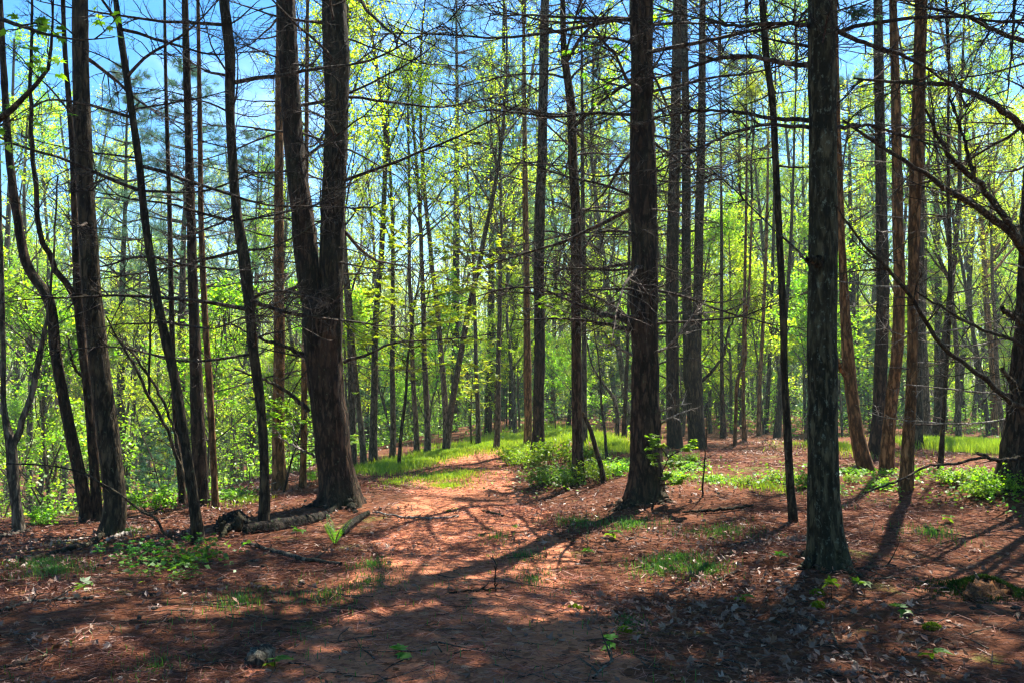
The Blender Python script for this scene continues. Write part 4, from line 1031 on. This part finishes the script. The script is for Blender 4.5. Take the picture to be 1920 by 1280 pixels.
def seedling(n, h, size):
    mb = MB()
    P = grow(np.array([[0, 0, -0.02]]), np.array([[0.1, 0, 1]]), np.array([h]), 5, 0, 0.1); tubes(mb, P, taper([0.003], 5, 0.5), 4)
    pos = P[0, -1][None] + rng.normal(size=(n, 3)) * [0.03, 0.03, 0.015]
    lobed(mb, pos, rng.uniform(0.8, 1.2, n) * size, 1, 0.35, 0.12)
    return mb.mesh('seedling', [B_DARK, L_UNDER])
SEED = [seedling(4, 0.12, 0.08), seedling(6, 0.16, 0.09), seedling(3, 0.08, 0.1)]
for (p, lab, s) in (((1560, 1120), 'seedling just below the lichen-spotted trunk roots', 0.9), ((1140, 1215), 'small green seedling on the bare needles low in the centre', 0.9), ((1395, 1130), 'seedling midway on the shaded floor right of the path', 0.9), ((1600, 1113), 'flat leafy seedling right below the lichen-spotted trunk', 1.1),
        ((1690, 1155), 'seedling among pale leaves left of the mossy stump', 0.9), ((1750, 1240), 'seedling low at right beside large pale leaves', 1.0), ((750, 1236), 'dark seedling on the path bottom', 0.9), ((175, 1120), 'bright seedling at the tip of the long grey stick', 1.2), ((845, 960), 'seedling at the sunny middle of the path', 0.8),
        ((515, 1255), 'seedling growing beside the cut wood chunk', 1.0), ((1450, 1060), 'seedling below the bowed stem', 1.0), ((1780, 980), 'seedling in the shade band at right', 1.1), ((960, 1000), 'seedling on the right half of the path', 0.8), ((555, 1010), 'seedling below the rotten log', 1.2), ((1150, 1010), 'seedling on the shaded bank right of the path', 1.2), ((1090, 1050), 'seedling at the right edge of the path', 1.0)):
    o = link('seedling', SEED[int(rng.integers(3))], None, gnd(*p)); o.scale = (s,) * 3; o.rotation_euler = (0, 0, rng.uniform(0, 6)); tag(o, lab, 'seedling', 'seedlings on the forest floor')

# fern
def fern():
    mb = MB(); k = 7
    a = rng.uniform(0, 6.28, k)
    P = grow(np.zeros((k, 3)), np.stack([np.cos(a) * 0.5, np.sin(a) * 0.5, np.ones(k)], 1), rng.uniform(0.24, 0.38, k), 10, -0.07, 0.03)
    tubes(mb, P, taper(np.full(k, 0.004), 10, 0.3), 4)
    for q in P:
        T = nrm(np.gradient(q, axis=0)); s = nrm(np.cross(T, np.array([0, 0, 1.0]) + 0.01))
        for sg in (-1, 1):
            tt = np.linspace(0.12, 1, 20); pos = np.stack([np.interp(tt, np.linspace(0, 1, 10), q[:, c]) for c in range(3)], 1)
            sd = np.stack([np.interp(tt, np.linspace(0, 1, 10), s[:, c]) for c in range(3)], 1) * sg
            td = np.stack([np.interp(tt, np.linspace(0, 1, 10), T[:, c]) for c in range(3)], 1)
            ln = 0.055 * np.sin(np.clip(tt, 0.1, 1) * 2.9)[:, None]
            dd = nrm(sd + 0.3 * td)
            V = np.stack([pos, pos + dd * ln * .5 + td * .005, pos + dd * ln, pos + dd * ln * .5 - td * .005], 1)
            mb.add(V.reshape(-1, 3), np.arange(80).reshape(-1, 4), 1)
    return mb.mesh('fern', [B_DARK, L_UNDER])
tag(link('fern', fern(), None, gnd(628, 1022)), 'upright green fern in front of the short log by the twin pine', 'fern')

# ------------------------------------------------------------------ dead wood on the floor
def stick(name, label, pts, wood, twigs=5, tl=0.3, lift=0.02, cat='branch', group='fallen branches', depth=None):
    """a fallen branch along ground pixels (px, py, width px[, height above ground])"""
    rows = []
    for q in pts:
        p = gnd(q[0], q[1]) if len(q) < 4 else at(q[0], q[1], q[3])
        r = 0.5 * q[2] / F * p[1]
        rows.append([p[0], p[1], p[2] + (lift + r * 0.5 if len(q) < 4 else 0), r])
    rows = np.array(rows); o0 = rows[0, :3].copy(); rows[:, :3] -= o0
    mb = MB(); limb(mb, rows, twigs=twigs, tl=tl, sub=2)
    return tag(link(name, mb.mesh(name, [wood]), None, o0), label, cat, group)
stick('fallen_branch', 'long grey bent stick lying on dark leaves at the lower left', [(0, 1152, 6), (60, 1135, 6), (120, 1131, 6), (172, 1128, 7)], B_GREY, 3)
stick('fallen_branch', 'dark thick branch doubling as trunk shadow across the slope below the smooth leaning trunk', [(38, 1058, 8), (70, 1050, 9), (110, 1040, 10), (150, 1030, 10), (195, 1008, 9)], B_DARK, 4)  # dark strip covers a branch and the cast trunk shadow together
stick('fallen_branch', 'crooked dead branch lying below the rotten log', [(455, 1022, 6), (490, 1030, 8), (530, 1043, 9), (570, 1055, 8), (640, 1063, 7)], B_GREY, 6)
stick('fallen_branch', 'thin straight twig lying across the middle of the path', [(840, 1117, 4), (880, 1113, 4), (945, 1108, 3)], B_DARK, 3)
stick('fallen_branch', 'pale stick on the sunny path beside the twin pine roots', [(700, 963, 3), (760, 973, 4), (820, 975, 4), (860, 972, 4)], B_PALE, 4)
stick('fallen_branch', 'dark stick on the path edge below the bushes', [(905, 960, 4), (925, 966, 5), (945, 970, 3)], B_DARK, 2)
stick('fallen_branch', 'short broken stick on the needles right of the grass patch', [(1340, 1094, 4), (1365, 1084, 6), (1388, 1074, 5)], B_GREY, 0)
stick('fallen_branch', 'thin curved branch at the bottom right, pointing down', [(1557, 1182, 4), (1575, 1222, 4), (1605, 1252, 5), (1640, 1270, 5), (1665, 1278, 4)], B_GREY, 6, 0.25)
stick('fallen_branch', 'thin mossy branch below the lichen-spotted trunk', [(1540, 1080, 3), (1600, 1073, 4), (1680, 1064, 3)], B_DARK, 3)
stick('fallen_branch', 'long twig running right from the lichen-spotted trunk foot', [(1583, 1060, 3), (1630, 1088, 3), (1700, 1090, 3), (1750, 1101, 2)], B_GREY, 3)
stick('fallen_branch', 'pale forked stick at the bottom middle of the path', [(1112, 1279, 5), (1130, 1262, 4), (1150, 1245, 4)], B_GREY, 4)
stick('fallen_branch', 'thin twig on the shaded floor right of the bowed stem', [(1370, 1025, 3), (1420, 1020, 4), (1455, 1016, 3)], B_GREY, 2)
stick('fallen_branch', 'broken branch lying below the sunny patch right of the big pine', [(1280, 963, 4), (1330, 962, 6), (1380, 956, 6), (1412, 951, 4)], B_DARK, 6)
stick('fallen_branch', 'bleached stick at the left slope crest', [(0, 1010, 6), (30, 1004, 7), (58, 998, 6)], B_GREY, 2)
stick('fallen_branch', 'pale stick on the sunlit left slope', [(86, 1018, 4), (120, 1018, 4), (165, 1012, 3)], B_PALE, 1)
stick('fallen_branch', 'pale split branch below the smooth leaning trunk', [(195, 1018, 5), (225, 1008, 7), (250, 1000, 5)], B_PALE, 3)
stick('fallen_branch', 'grey logs of brush at the slope edge behind the crooked black stem', [(395, 938, 7), (430, 928, 8), (470, 925, 6)], B_PALE, 10, 0.6)
stick('fallen_branch', 'dark fallen limb behind the dark bend pine', [(1000, 800, 5), (1040, 786, 8), (1080, 778, 7)], B_GREY, 10, 0.8)
stick('fallen_branch', 'mossy stick at the lower left corner', [(0, 1262, 7), (40, 1252, 7), (90, 1236, 5)], WOOD, 2)
stick('leaning_branch', 'long thin dead branch sloping down to the left bush from the left frame edge', [(12, 869, 3, 8.9), (101, 873, 3, 8.9), (154, 885, 3.5, 8.9), (195, 909, 4, 8.8), (236, 934, 4, 8.8), (260, 954, 4.5, 8.8), (292, 974, 5, 8.7), (309, 999, 5, 8.7), (333, 1011, 5, 8.7)], B_DARK, 6, 0.3)
Yf = Ya - 1.6
stick('leaning_branch', 'dark thick broken branch jutting in from the right frame edge, above the bushes', [(1960, 850, 9, Yf), (1920, 858, 9, Yf), (1875, 862, 8, Yf), (1832, 849, 6, Yf)], B_DARK, 3, 0.3)
stick('leaning_branch', 'thin dark branch sloping down left to the needles before the orange cluster', [(1850, 856, 5, Yf), (1790, 868, 5, Yf - .2), (1740, 873, 4, Yf - .5), (1690, 898, 4, Yf - .8), (1622, 923, 3, Yf - 1.2)], B_DARK, 5, 0.3)
stick('leaning_branch', 'thin upright twig in the sunny patch right of the big pine', [(1316, 930, 4, gnd(1316, 932)[1]), (1320, 880, 3, gnd(1316, 932)[1]), (1324, 830, 2, gnd(1316, 932)[1]), (1326, 760, 1.5, gnd(1316, 932)[1])], B_DARK, 4, 0.2)
stick('leaning_branch', 'thin upright dead twig standing alone on the path', [(930, 1112, 3, gnd(930, 1112)[1]), (928, 1080, 2.5, gnd(930, 1112)[1]), (933, 1052, 1.5, gnd(930, 1112)[1])], B_DARK, 3, 0.12)

def chunk(name, label, pts, wood, lumps=0.12, S=20, cat='log', moss=0, cut=True):
    rows = []
    for (px, py, w, up) in pts:
        p = gnd(px, py); rows.append([p[0], p[1], p[2] + up, 0.5 * w / F * p[1]])
    rows = np.array(rows); o0 = rows[0, :3].copy(); rows[:, :3] -= o0
    C = pline(rows, 26)
    root = thing(name, label, cat, o0)
    mb = MB(); g = np.random.default_rng(3)
    C2 = np.concatenate([C[:1], C, C[-1:]]); C2[0, 3] = 0.004; C2[-1, 3] = 0.004
    C2[0, :3] = C[0, :3] + (C[1, :3] - C[0, :3]) * 0.3; C2[-1, :3] = C[-1, :3] - (C[-1, :3] - C[-2, :3]) * 0.3
    T, N1, N2 = frames(C2[None, :, :3]); ang = np.arange(S) * 2 * PI / S
    prof = 1 + lumps * (np.sin(3 * ang + 1)[None] * 0.6 + np.sin(7 * ang)[None] * 0.5 + g.normal(size=(len(C2), S)) * 0.5)
    V = C2[:, None, :3] + (C2[:, 3, None] * prof)[..., None] * (np.cos(ang)[None, :, None] * N1[0][:, None] + np.sin(ang)[None, :, None] * N2[0][:, None])
    mb.add(V.reshape(-1, 3), ringfaces(1, len(C2), S)); link('wood', mb.mesh('wood', [wood]), root)
    if moss:
        mm = MB(); i = rng.integers(2, len(C) - 2, moss); a = rng.uniform(-1.1, 1.1, moss)
        up = np.array([0, 0, 1.0])
        side = nrm(np.cross(T[0][i + 1], up))
        p = C[i, :3] + (C[i, 3:4] * 1.0) * (np.cos(a)[:, None] * up + np.sin(a)[:, None] * side)
        grass(mm, p, rng.uniform(0.015, 0.04, moss), 0.006, 0, 0.8); o = link('moss', mm.mesh('moss', [MOSS]), root); o['kind'] = 'stuff'
    return root
chunk('short_log', 'short dark log lying by the right root of the twin-trunked pine', [(640, 1006, 13, .02), (655, 990, 15, .03), (675, 974, 14, .02), (690, 964, 10, .02)], ROT, 0.13, moss=0)
chunk('rotten_log', 'rotten dark log half sunk between the black stem and twin pine', [(455, 1000, 22, .02), (490, 997, 26, .03), (530, 990, 26, .03), (575, 980, 22, .02), (612, 968, 14, .02)], ROT, 0.13, moss=0)
st = chunk('rotten_stump', 'jagged black rotten stump with roots left of the crooked black stem', [(412, 1002, 20, .02), (428, 992, 26, .07), (440, 989, 28, .10), (456, 994, 20, .06)], ROT, 0.38)
for pts in ([(410, 1010, 8, gnd(410, 1012)[1]), (435, 985, 9, gnd(430, 1005)[1]), (460, 968, 5, gnd(440, 1000)[1])], [(420, 995, 12, gnd(420, 1005)[1]), (414, 975, 8, gnd(420, 1005)[1]), (411, 966, 3, gnd(420, 1005)[1])],
            [(445, 990, 16, gnd(440, 1005)[1]), (448, 968, 13, gnd(440, 1005)[1]), (440, 962, 5, gnd(440, 1005)[1])]):
    pxlimb(st, pts, B_DARK, 0, 0.2, 'root')
chunk('wood_chunk', 'grey weathered chunk of split wood lying at the bottom edge left of the path', [(478, 1258, 32, .02), (485, 1248, 42, .03), (495, 1240, 40, .03), (505, 1234, 24, .02)], B_GREY, 0.2)
ms = chunk('mossy_stump', 'low crumbling stump covered with dark moss at the right', [(1820, 1128, 34, -.03), (1838, 1120, 50, -.02), (1858, 1114, 52, -.01), (1882, 1108, 36, -.02)], bark('orange_rot', (0.07, 0.030, 0.010), (0.15, 0.065, 0.022)), 0.25, moss=0)
mm = MB(); n_ = 4500
a = rng.uniform(0, 6.28, n_); r = 0.20 + 0.16 * rng.normal(size=n_) ; g0 = gnd(1850, 1112)
px_ = g0[0] + np.cos(a) * r * 1.1; py_ = g0[1] + np.sin(a) * r * 0.8
keep = (np.hypot((px_ - g0[0] + .02), (py_ - g0[1] + .12)) > 0.15)
px_, py_ = px_[keep], py_[keep]
hh = hgt(px_, py_) + 0.12 * np.exp(-((px_ - g0[0]) ** 2 + (py_ - g0[1]) ** 2) / 0.05)
grass(mm, np.stack([px_ - ms.location[0], py_ - ms.location[1], hh - ms.location[2]], 1), rng.uniform(0.015, 0.035, len(px_)), 0.004, 0, 0.7)
o = link('moss', mm.mesh('moss', [bpy.data.materials['dark_moss']]), ms); o['kind'] = 'stuff'
pxlimb(ms, [(1838, 1110, 8, g0[1]), (1832, 1085, 6, g0[1]), (1827, 1070, 3, g0[1])], B_GREY, 0, 0.2, 'stub')
pxlimb(ms, [(1858, 1108, 7, g0[1] + .05), (1855, 1090, 5, g0[1] + .05), (1850, 1076, 3, g0[1] + .05)], B_GREY, 0, 0.2, 'stub')
for (p, lab) in (((1535, 1138), 'round yellow-green moss cushion, lower of two below the lichen-spotted trunk'), ((1533, 1114), 'small round moss cushion, upper of two below the lichen-spotted trunk'), ((1078, 1142), 'flat moss cushion on the right side of the path'), ((1170, 1185), 'wide flat moss cushion on needles right of the path bottom'), ((1748, 1178), 'small moss cushion among pale leaves at lower right')):
    b = gnd(*p); mb = MB(); k = 700
    a = rng.uniform(0, 6.28, k); r = np.sqrt(rng.random(k)) * 0.06
    grass(mb, np.stack([np.cos(a) * r, np.sin(a) * r, 0.03 * (1 - (r / 0.06) ** 2)], 1), rng.uniform(0.008, 0.02, k), 0.004, 0, 0.8)
    o = link('moss_cushion', mb.mesh('moss_cushion', [MOSS]), None, b); tag(o, lab, 'moss', 'moss cushions')

# ------------------------------------------------------------------ leaf litter, needles, grass, undergrowth
def scatter(n, y0, y1, power=1.0, xs=0.68):
    y = y0 + (y1 - y0) * rng.random(n) ** power; x = rng.uniform(-xs, xs, n) * (y + 1.0)
    return x, y
def vnoise(x, y, s, seed):
    g = np.random.default_rng(seed); z = 0
    for k in range(6):
        a, b, c = g.uniform(-1, 1, 2).tolist() + [g.uniform(0, 6.28)]
        z = z + np.sin((a * x + b * y) * s * (1 + 0.5 * k) + c) / (1 + 0.3 * k)
    return z

def litter():
    mb = MB()
    x, y = scatter(62000, 3.2, 30, 1.5)
    xl, xr = path_edges(y)
    onp = smooth((x - xl) / 0.8) * smooth((xr - x) / 0.8)
    dens = 0.20 + 0.42 * vnoise(x, y, 1.3, 4) - 0.7 * onp
    k = rng.random(len(x)) < np.clip(dens, 0.03, 1)
    x, y = x[k], y[k]
    p = np.stack([x, y, hgt(x, y) + 0.018 + rng.random(len(x)) * 0.03], 1)
    h = rng.random(len(x)) < 0.5
    lobed(mb, p[h], rng.uniform(0.03, 0.068, h.sum()), 0, 0.55, 0.0, 0.25)
    leaves(mb, p[~h], rng.uniform(0.03, 0.07, (~h).sum()), 0, 0.6, 0.28)
    o = link('leaf_litter', mb.mesh('leaf_litter', [L_LITTER], False)); o['kind'] = 'stuff'; tag(o, 'brown and pale dead leaves strewn over the forest floor', 'leaf litter')
    mb = MB()
    x, y = scatter(230000, 3.2, 22, 1.7)
    xl, xr = path_edges(y); onp = smooth((x - xl) / 0.6) * smooth((xr - x) / 0.6)
    k = rng.random(len(x)) < np.clip(0.62 + 0.4 * vnoise(x, y, 1.6, 31) + 0.15 * onp, 0.3, 1); x, y = x[k], y[k]
    n = len(x); a = rng.uniform(0, 6.28, n)
    d = nrm(np.stack([np.cos(a), np.sin(a), rng.normal(size=n) * 0.18], 1))
    xl, xr = path_edges(y); ed = np.minimum(x - xl, xr - x) + rng.normal(size=n) * 0.12
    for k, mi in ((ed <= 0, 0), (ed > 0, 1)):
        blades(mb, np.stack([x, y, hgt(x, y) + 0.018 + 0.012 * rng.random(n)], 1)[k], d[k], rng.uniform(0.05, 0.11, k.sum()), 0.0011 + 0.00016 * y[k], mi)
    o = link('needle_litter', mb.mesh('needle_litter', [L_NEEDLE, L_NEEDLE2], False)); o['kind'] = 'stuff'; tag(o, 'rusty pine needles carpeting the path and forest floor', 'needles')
    mb = MB()
    x, y = scatter(150, 3.6, 16, 1.2); xl, xr = path_edges(y); k = (x < xl) | (x > xr); x, y = x[k], y[k]; a = rng.uniform(0, 6.28, len(x))
    P = grow(np.stack([x, y, hgt(x, y) + 0.03], 1), np.stack([np.cos(a), np.sin(a), rng.normal(size=len(x)) * .1], 1), rng.uniform(0.06, 0.13, len(x)), 7, 0.0, 0.03)
    tubes(mb, P, rng.uniform(0.011, 0.017, len(x))[:, None] * np.array([0.3, 0.8, 1, 0.95, 0.8, 0.5, 0.1])[None], 8)
    o = link('fallen_cones', mb.mesh('fallen_cones', [B_TWIG], False)); o['kind'] = 'stuff'; tag(o, 'small brown pine cones strewn among the needles', 'pine cones')
    mb = MB()
    x, y = scatter(3400, 3.4, 20, 1.3)
    a = rng.uniform(0, 6.28, len(x))
    P = grow(np.stack([x, y, hgt(x, y) + 0.022], 1), np.stack([np.cos(a), np.sin(a), np.zeros(len(x))], 1), rng.gamma(2, 0.10, len(x)), 6, 0.0, 0.12)
    P[..., 2] = hgt(P[..., 0], P[..., 1]) + 0.02 + 0.012 * rng.random(P.shape[:2])
    tubes(mb, P, taper(rng.uniform(0.002, 0.006, len(x)), 6, 0.4), 4)
    o = link('twig_litter', mb.mesh('twig_litter', [B_TWIG], False)); o['kind'] = 'stuff'; tag(o, 'small dead twigs scattered over the needles', 'twigs')
litter()

def patch(px, py, rx, ry, n):
    """random ground points round a photo pixel, radii in photo pixels"""
    a = rng.uniform(0, 6.28, n); r = np.abs(rng.normal(size=n)) * 0.6
    c = gnd(px, py); c2 = gnd(px, py - ry if py - ry > 780 else py + ry); cx = rx / F * c[1]; cy = abs(c2[1] - c[1])
    x = c[0] + np.cos(a) * r * cx; y = c[1] + np.sin(a) * r * cy
    return x, y

def grasses():
    mb = MB(); sp = []
    for (px, py, rx, ry, n, h) in ((720, 880, 60, 10, 5000, .13), (770, 868, 50, 9, 5000, .13), (830, 852, 60, 8, 5000, .12), (900, 838, 70, 8, 7000, .12), (960, 825, 70, 10, 7000, .14), (850, 893, 60, 10, 2500, .07), (840, 912, 45, 7, 1200, .06), (800, 898, 50, 8, 1000, .06),
            (1040, 815, 70, 16, 11000, .16), (1100, 820, 70, 12, 7000, .16), (1000, 835, 60, 8, 4000, .15), (1150, 835, 40, 8, 2500, .14), (1820, 838, 90, 10, 9000, .2), (1890, 842, 60, 10, 6000, .2), (1760, 835, 50, 7, 3000, .18), (1570, 838, 80, 6, 1500, .12),
            (700, 1062, 45, 12, 350, .05), (690, 1095, 70, 26, 350, .05), (620, 1120, 80, 24, 250, .05), (1240, 1065, 75, 20, 900, .06), (1320, 1070, 60, 18, 700, .06), (1270, 1050, 60, 12, 500, .06), (1000, 1090, 60, 30, 350, .05), (980, 1045, 60, 18, 350, .05), (1180, 1170, 30, 12, 500, .04),
            (930, 1010, 40, 15, 250, .05), (1430, 915, 80, 14, 500, .08), (1330, 900, 50, 12, 250, .08), (80, 1060, 60, 14, 900, .06), (100, 1075, 60, 16, 700, .06), (240, 1000, 30, 8, 400, .06), (290, 1250, 60, 20, 150, .04), (450, 1130, 90, 25, 400, .05), (1180, 985, 60, 15, 600, .06), (1350, 1000, 90, 18, 500, .06), (1750, 1000, 60, 15, 300, .06), (740, 905, 25, 8, 500, .06), (460, 940, 30, 8, 700, .07), (1080, 980, 60, 12, 400, .06)):
        x, y = patch(px, py, rx, ry, n)
        sp.append((x, y, np.full(n, h)))
    x = np.concatenate([q[0] for q in sp]); y = np.concatenate([q[1] for q in sp]); h = np.concatenate([q[2] for q in sp])
    x2, y2 = scatter(16000, 4, 45, 1.0); k = vnoise(x2, y2, 0.8, 9) > 0.9; x = np.r_[x, x2[k]]; y = np.r_[y, y2[k]]; h = np.r_[h, np.full(k.sum(), 0.06)]
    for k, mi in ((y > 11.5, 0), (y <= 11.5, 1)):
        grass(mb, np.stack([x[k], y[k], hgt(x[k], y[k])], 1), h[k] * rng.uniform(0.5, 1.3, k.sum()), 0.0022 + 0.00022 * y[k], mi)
    o = link('grass', mb.mesh('grass', [L_GRASS, L_GRASS2])); o['kind'] = 'stuff'; tag(o, 'short fresh green grass growing in patches beside the path', 'grass')
    # leafy ground cover on the sunny right, along the slope edge and down in the hollow
    mb = MB(); X = []; Yy = []; Zz = []; Sz = []
    for (px, py, rx, ry, n, h) in ((1440, 905, 100, 20, 300, .08), (1340, 905, 80, 18, 170, .06), (1860, 925, 110, 28, 450, .12), (1780, 900, 60, 14, 260, .10), (1660, 915, 60, 14, 200, .06), (1560, 925, 60, 14, 160, .06), (1050, 900, 90, 20, 800, .16), (1170, 880, 60, 14, 350, .14), (350, 1060, 75, 28, 260, .08), (1290, 880, 60, 14, 350, .1), (1600, 890, 80, 10, 500, .08), (430, 935, 50, 10, 500, .12)):
        x, y = patch(px, py, rx, ry, n); X.append(x); Yy.append(y); Zz.append(rng.random(n) * h); Sz.append(np.full(n, 0.055))
    for (n, y0, y1) in ((15000, 13, 40), (24000, 26, 70)):
        x, y = scatter(n, y0, y1, 1.0, 0.7)
        xe = np.interp(y, [0, 9.5, 12.4, 16.6, 23, 35, 60], [-9, -7.6, -6.4, -5.2, -3.8, -2, 0])
        if y0 == 13: k = (x < xe) & (vnoise(x, y, 0.5, 21) > -0.5)
        else: k = vnoise(x, y, 0.35, 22) > 0.1
        x, y = x[k], y[k]; X.append(x); Yy.append(y); Zz.append(rng.gamma(1.5, 0.22, len(x))); Sz.append(0.05 + 0.0016 * y)
    st = []
    for (n, y0, y1, inside) in ((1500, 15, 46, True), (1100, 28, 64, False)):
        x, y = scatter(n, y0, y1, 1.0, 0.72)
        xe = np.interp(y, [0, 9.5, 12.4, 16.6, 23, 35, 60], [-9, -8.4, -7.4, -6.2, -5, -3, -1])
        k = (x < xe) if inside else (x > xe)
        x, y = x[k], y[k]; m = len(x); h = rng.gamma(2.2, 0.55, m)
        P = grow(np.stack([x, y, hgt(x, y) - 0.03], 1), np.stack([rng.normal(size=m) * .15, rng.normal(size=m) * .15, np.ones(m)], 1), h, 7, 0.02, 0.08)
        tubes(mb, P, taper(0.004 + 0.004 * h, 7, 0.25), 4, 1)
        pos, d, t, _ = spawn(P, 7, 0.3, 1, 1.0, 1.5, 0.8)
        P2 = grow(pos, d, rng.uniform(0.2, 0.6, len(pos)) * (0.5 + 0.3 * h.repeat(7)), 5, 0.02, 0.1); tubes(mb, P2, taper(np.full(len(P2), 0.003), 5, 0.4), 3, 1)
        pos, d, t, _ = spawn(P2, 7, 0.15, 1, 0.4, 1.2, 0.7)
        leaves(mb, pos, rng.uniform(0.6, 1.3, len(pos)) * 0.068, 2, 0.5)
    x = np.concatenate(X); y = np.concatenate(Yy); z = np.concatenate(Zz); s = np.concatenate(Sz)
    leaves(mb, np.stack([x, y, hgt(x, y) + 0.02 + z], 1), s * rng.uniform(0.7, 1.3, len(x)), 0, 0.5)
    o = link('undergrowth', mb.mesh('undergrowth', [L_UNDER, B_FAR, L_GREEN])); o['kind'] = 'stuff'; tag(o, 'low leafy undergrowth covering the hollow and sunny forest floor', 'undergrowth')
grasses()

# ------------------------------------------------------------------ air
def haze():
    mb = MB()
    V = np.array([[x, y, z] for z in (-9, 34) for x, y in ((-190, -75), (190, -75), (190, 235), (-190, 235))], float)
    mb.add(V, [[3, 2, 1, 0], [4, 5, 6, 7], [0, 1, 5, 4], [1, 2, 6, 5], [2, 3, 7, 6], [3, 0, 4, 7]])
    m, nt, ns, lk = mat_new('air')
    v = ns.new('ShaderNodeVolumePrincipled'); v.inputs['Density'].default_value = 0.0009
    v.inputs['Color'].default_value = (0.75, 0.95, 0.92, 1); v.inputs['Anisotropy'].default_value = 0.3
    out = ns.new('ShaderNodeOutputMaterial'); lk.new(v.outputs[0], out.inputs['Volume'])
    link('haze', mb.mesh('haze', [m], False))['kind'] = 'stuff'
haze()

# ------------------------------------------------------------------ light, sky, camera
SUN_EL = math.radians(62); SUN_AZ = math.radians(32)      # azimuth from +Y towards +X
w = bpy.data.worlds.new('World'); scene.world = w; w.use_nodes = True
nt = w.node_tree; nt.nodes.clear()
sky = nt.nodes.new('ShaderNodeTexSky'); sky.sky_type = 'NISHITA'; sky.sun_disc = False
sky.sun_elevation = SUN_EL; sky.sun_rotation = SUN_AZ; sky.air_density = 1.0; sky.dust_density = 0.6; sky.ozone_density = 2.0
tc = nt.nodes.new('ShaderNodeTexCoord'); mp = nt.nodes.new('ShaderNodeMapping'); mp.inputs['Scale'].default_value = (1.6, 1.6, 3.2)
nt.links.new(tc.outputs['Generated'], mp.inputs[0])
cn = noise(nt, mp.outputs[0], 2.3, 7, 0.6)
cl = maprange(nt, cn, 0.56, 0.8, 0.0, 0.3)
hs = nt.nodes.new('ShaderNodeHueSaturation'); hs.inputs['Saturation'].default_value = 1.5
nt.links.new(sky.outputs[0], hs.inputs['Color'])
skyc = mixc(nt, cl, hs.outputs[0], (11.0, 11.3, 11.6))
bg = nt.nodes.new('ShaderNodeBackground'); bg.inputs[1].default_value = 0.068
nt.links.new(skyc, bg.inputs[0])
ow = nt.nodes.new('ShaderNodeOutputWorld'); nt.links.new(bg.outputs[0], ow.inputs[0])

sl = bpy.data.lights.new('sun', 'SUN'); sl.energy = 5.0; sl.angle = math.radians(0.5); sl.color = (1.0, 0.95, 0.86)
so = bpy.data.objects.new('sun', sl); COL.objects.link(so)
sd = Vector((math.sin(SUN_AZ) * math.cos(SUN_EL), math.cos(SUN_AZ) * math.cos(SUN_EL), math.sin(SUN_EL)))
so.rotation_euler = sd.to_track_quat('Z', 'Y').to_euler(); so.location = sd * 60

cam = bpy.data.cameras.new('camera'); cam.sensor_width = 36; cam.lens = 36 * F / 1920; cam.clip_end = 1000; cam.clip_start = 0.05
co = bpy.data.objects.new('camera', cam); COL.objects.link(co); co.location = (0, 0, CAMZ); co.rotation_euler = (PI / 2 + TILT, 0, 0)
scene.camera = co
scene.view_settings.view_transform = 'Standard'; scene.view_settings.look = 'None'
scene.view_settings.exposure = 2.1; scene.view_settings.gamma = 1.0; scene.view_settings.use_curve_mapping = False
cy = scene.cycles
cy.max_bounces = 5; cy.volume_bounces = 0; cy.diffuse_bounces = 3; cy.glossy_bounces = 1; cy.transmission_bounces = 3; cy.transparent_max_bounces = 4
cy.sample_clamp_indirect = 6; cy.caustics_reflective = False; cy.caustics_refractive = False
cy.use_denoising = True; cy.denoiser = 'OPENIMAGEDENOISE'; cy.denoising_input_passes = 'RGB_ALBEDO_NORMAL'; cy.denoising_prefilter = 'ACCURATE'
cy.filter_width = 1.3 if hasattr(cy, 'filter_width') else 1.5
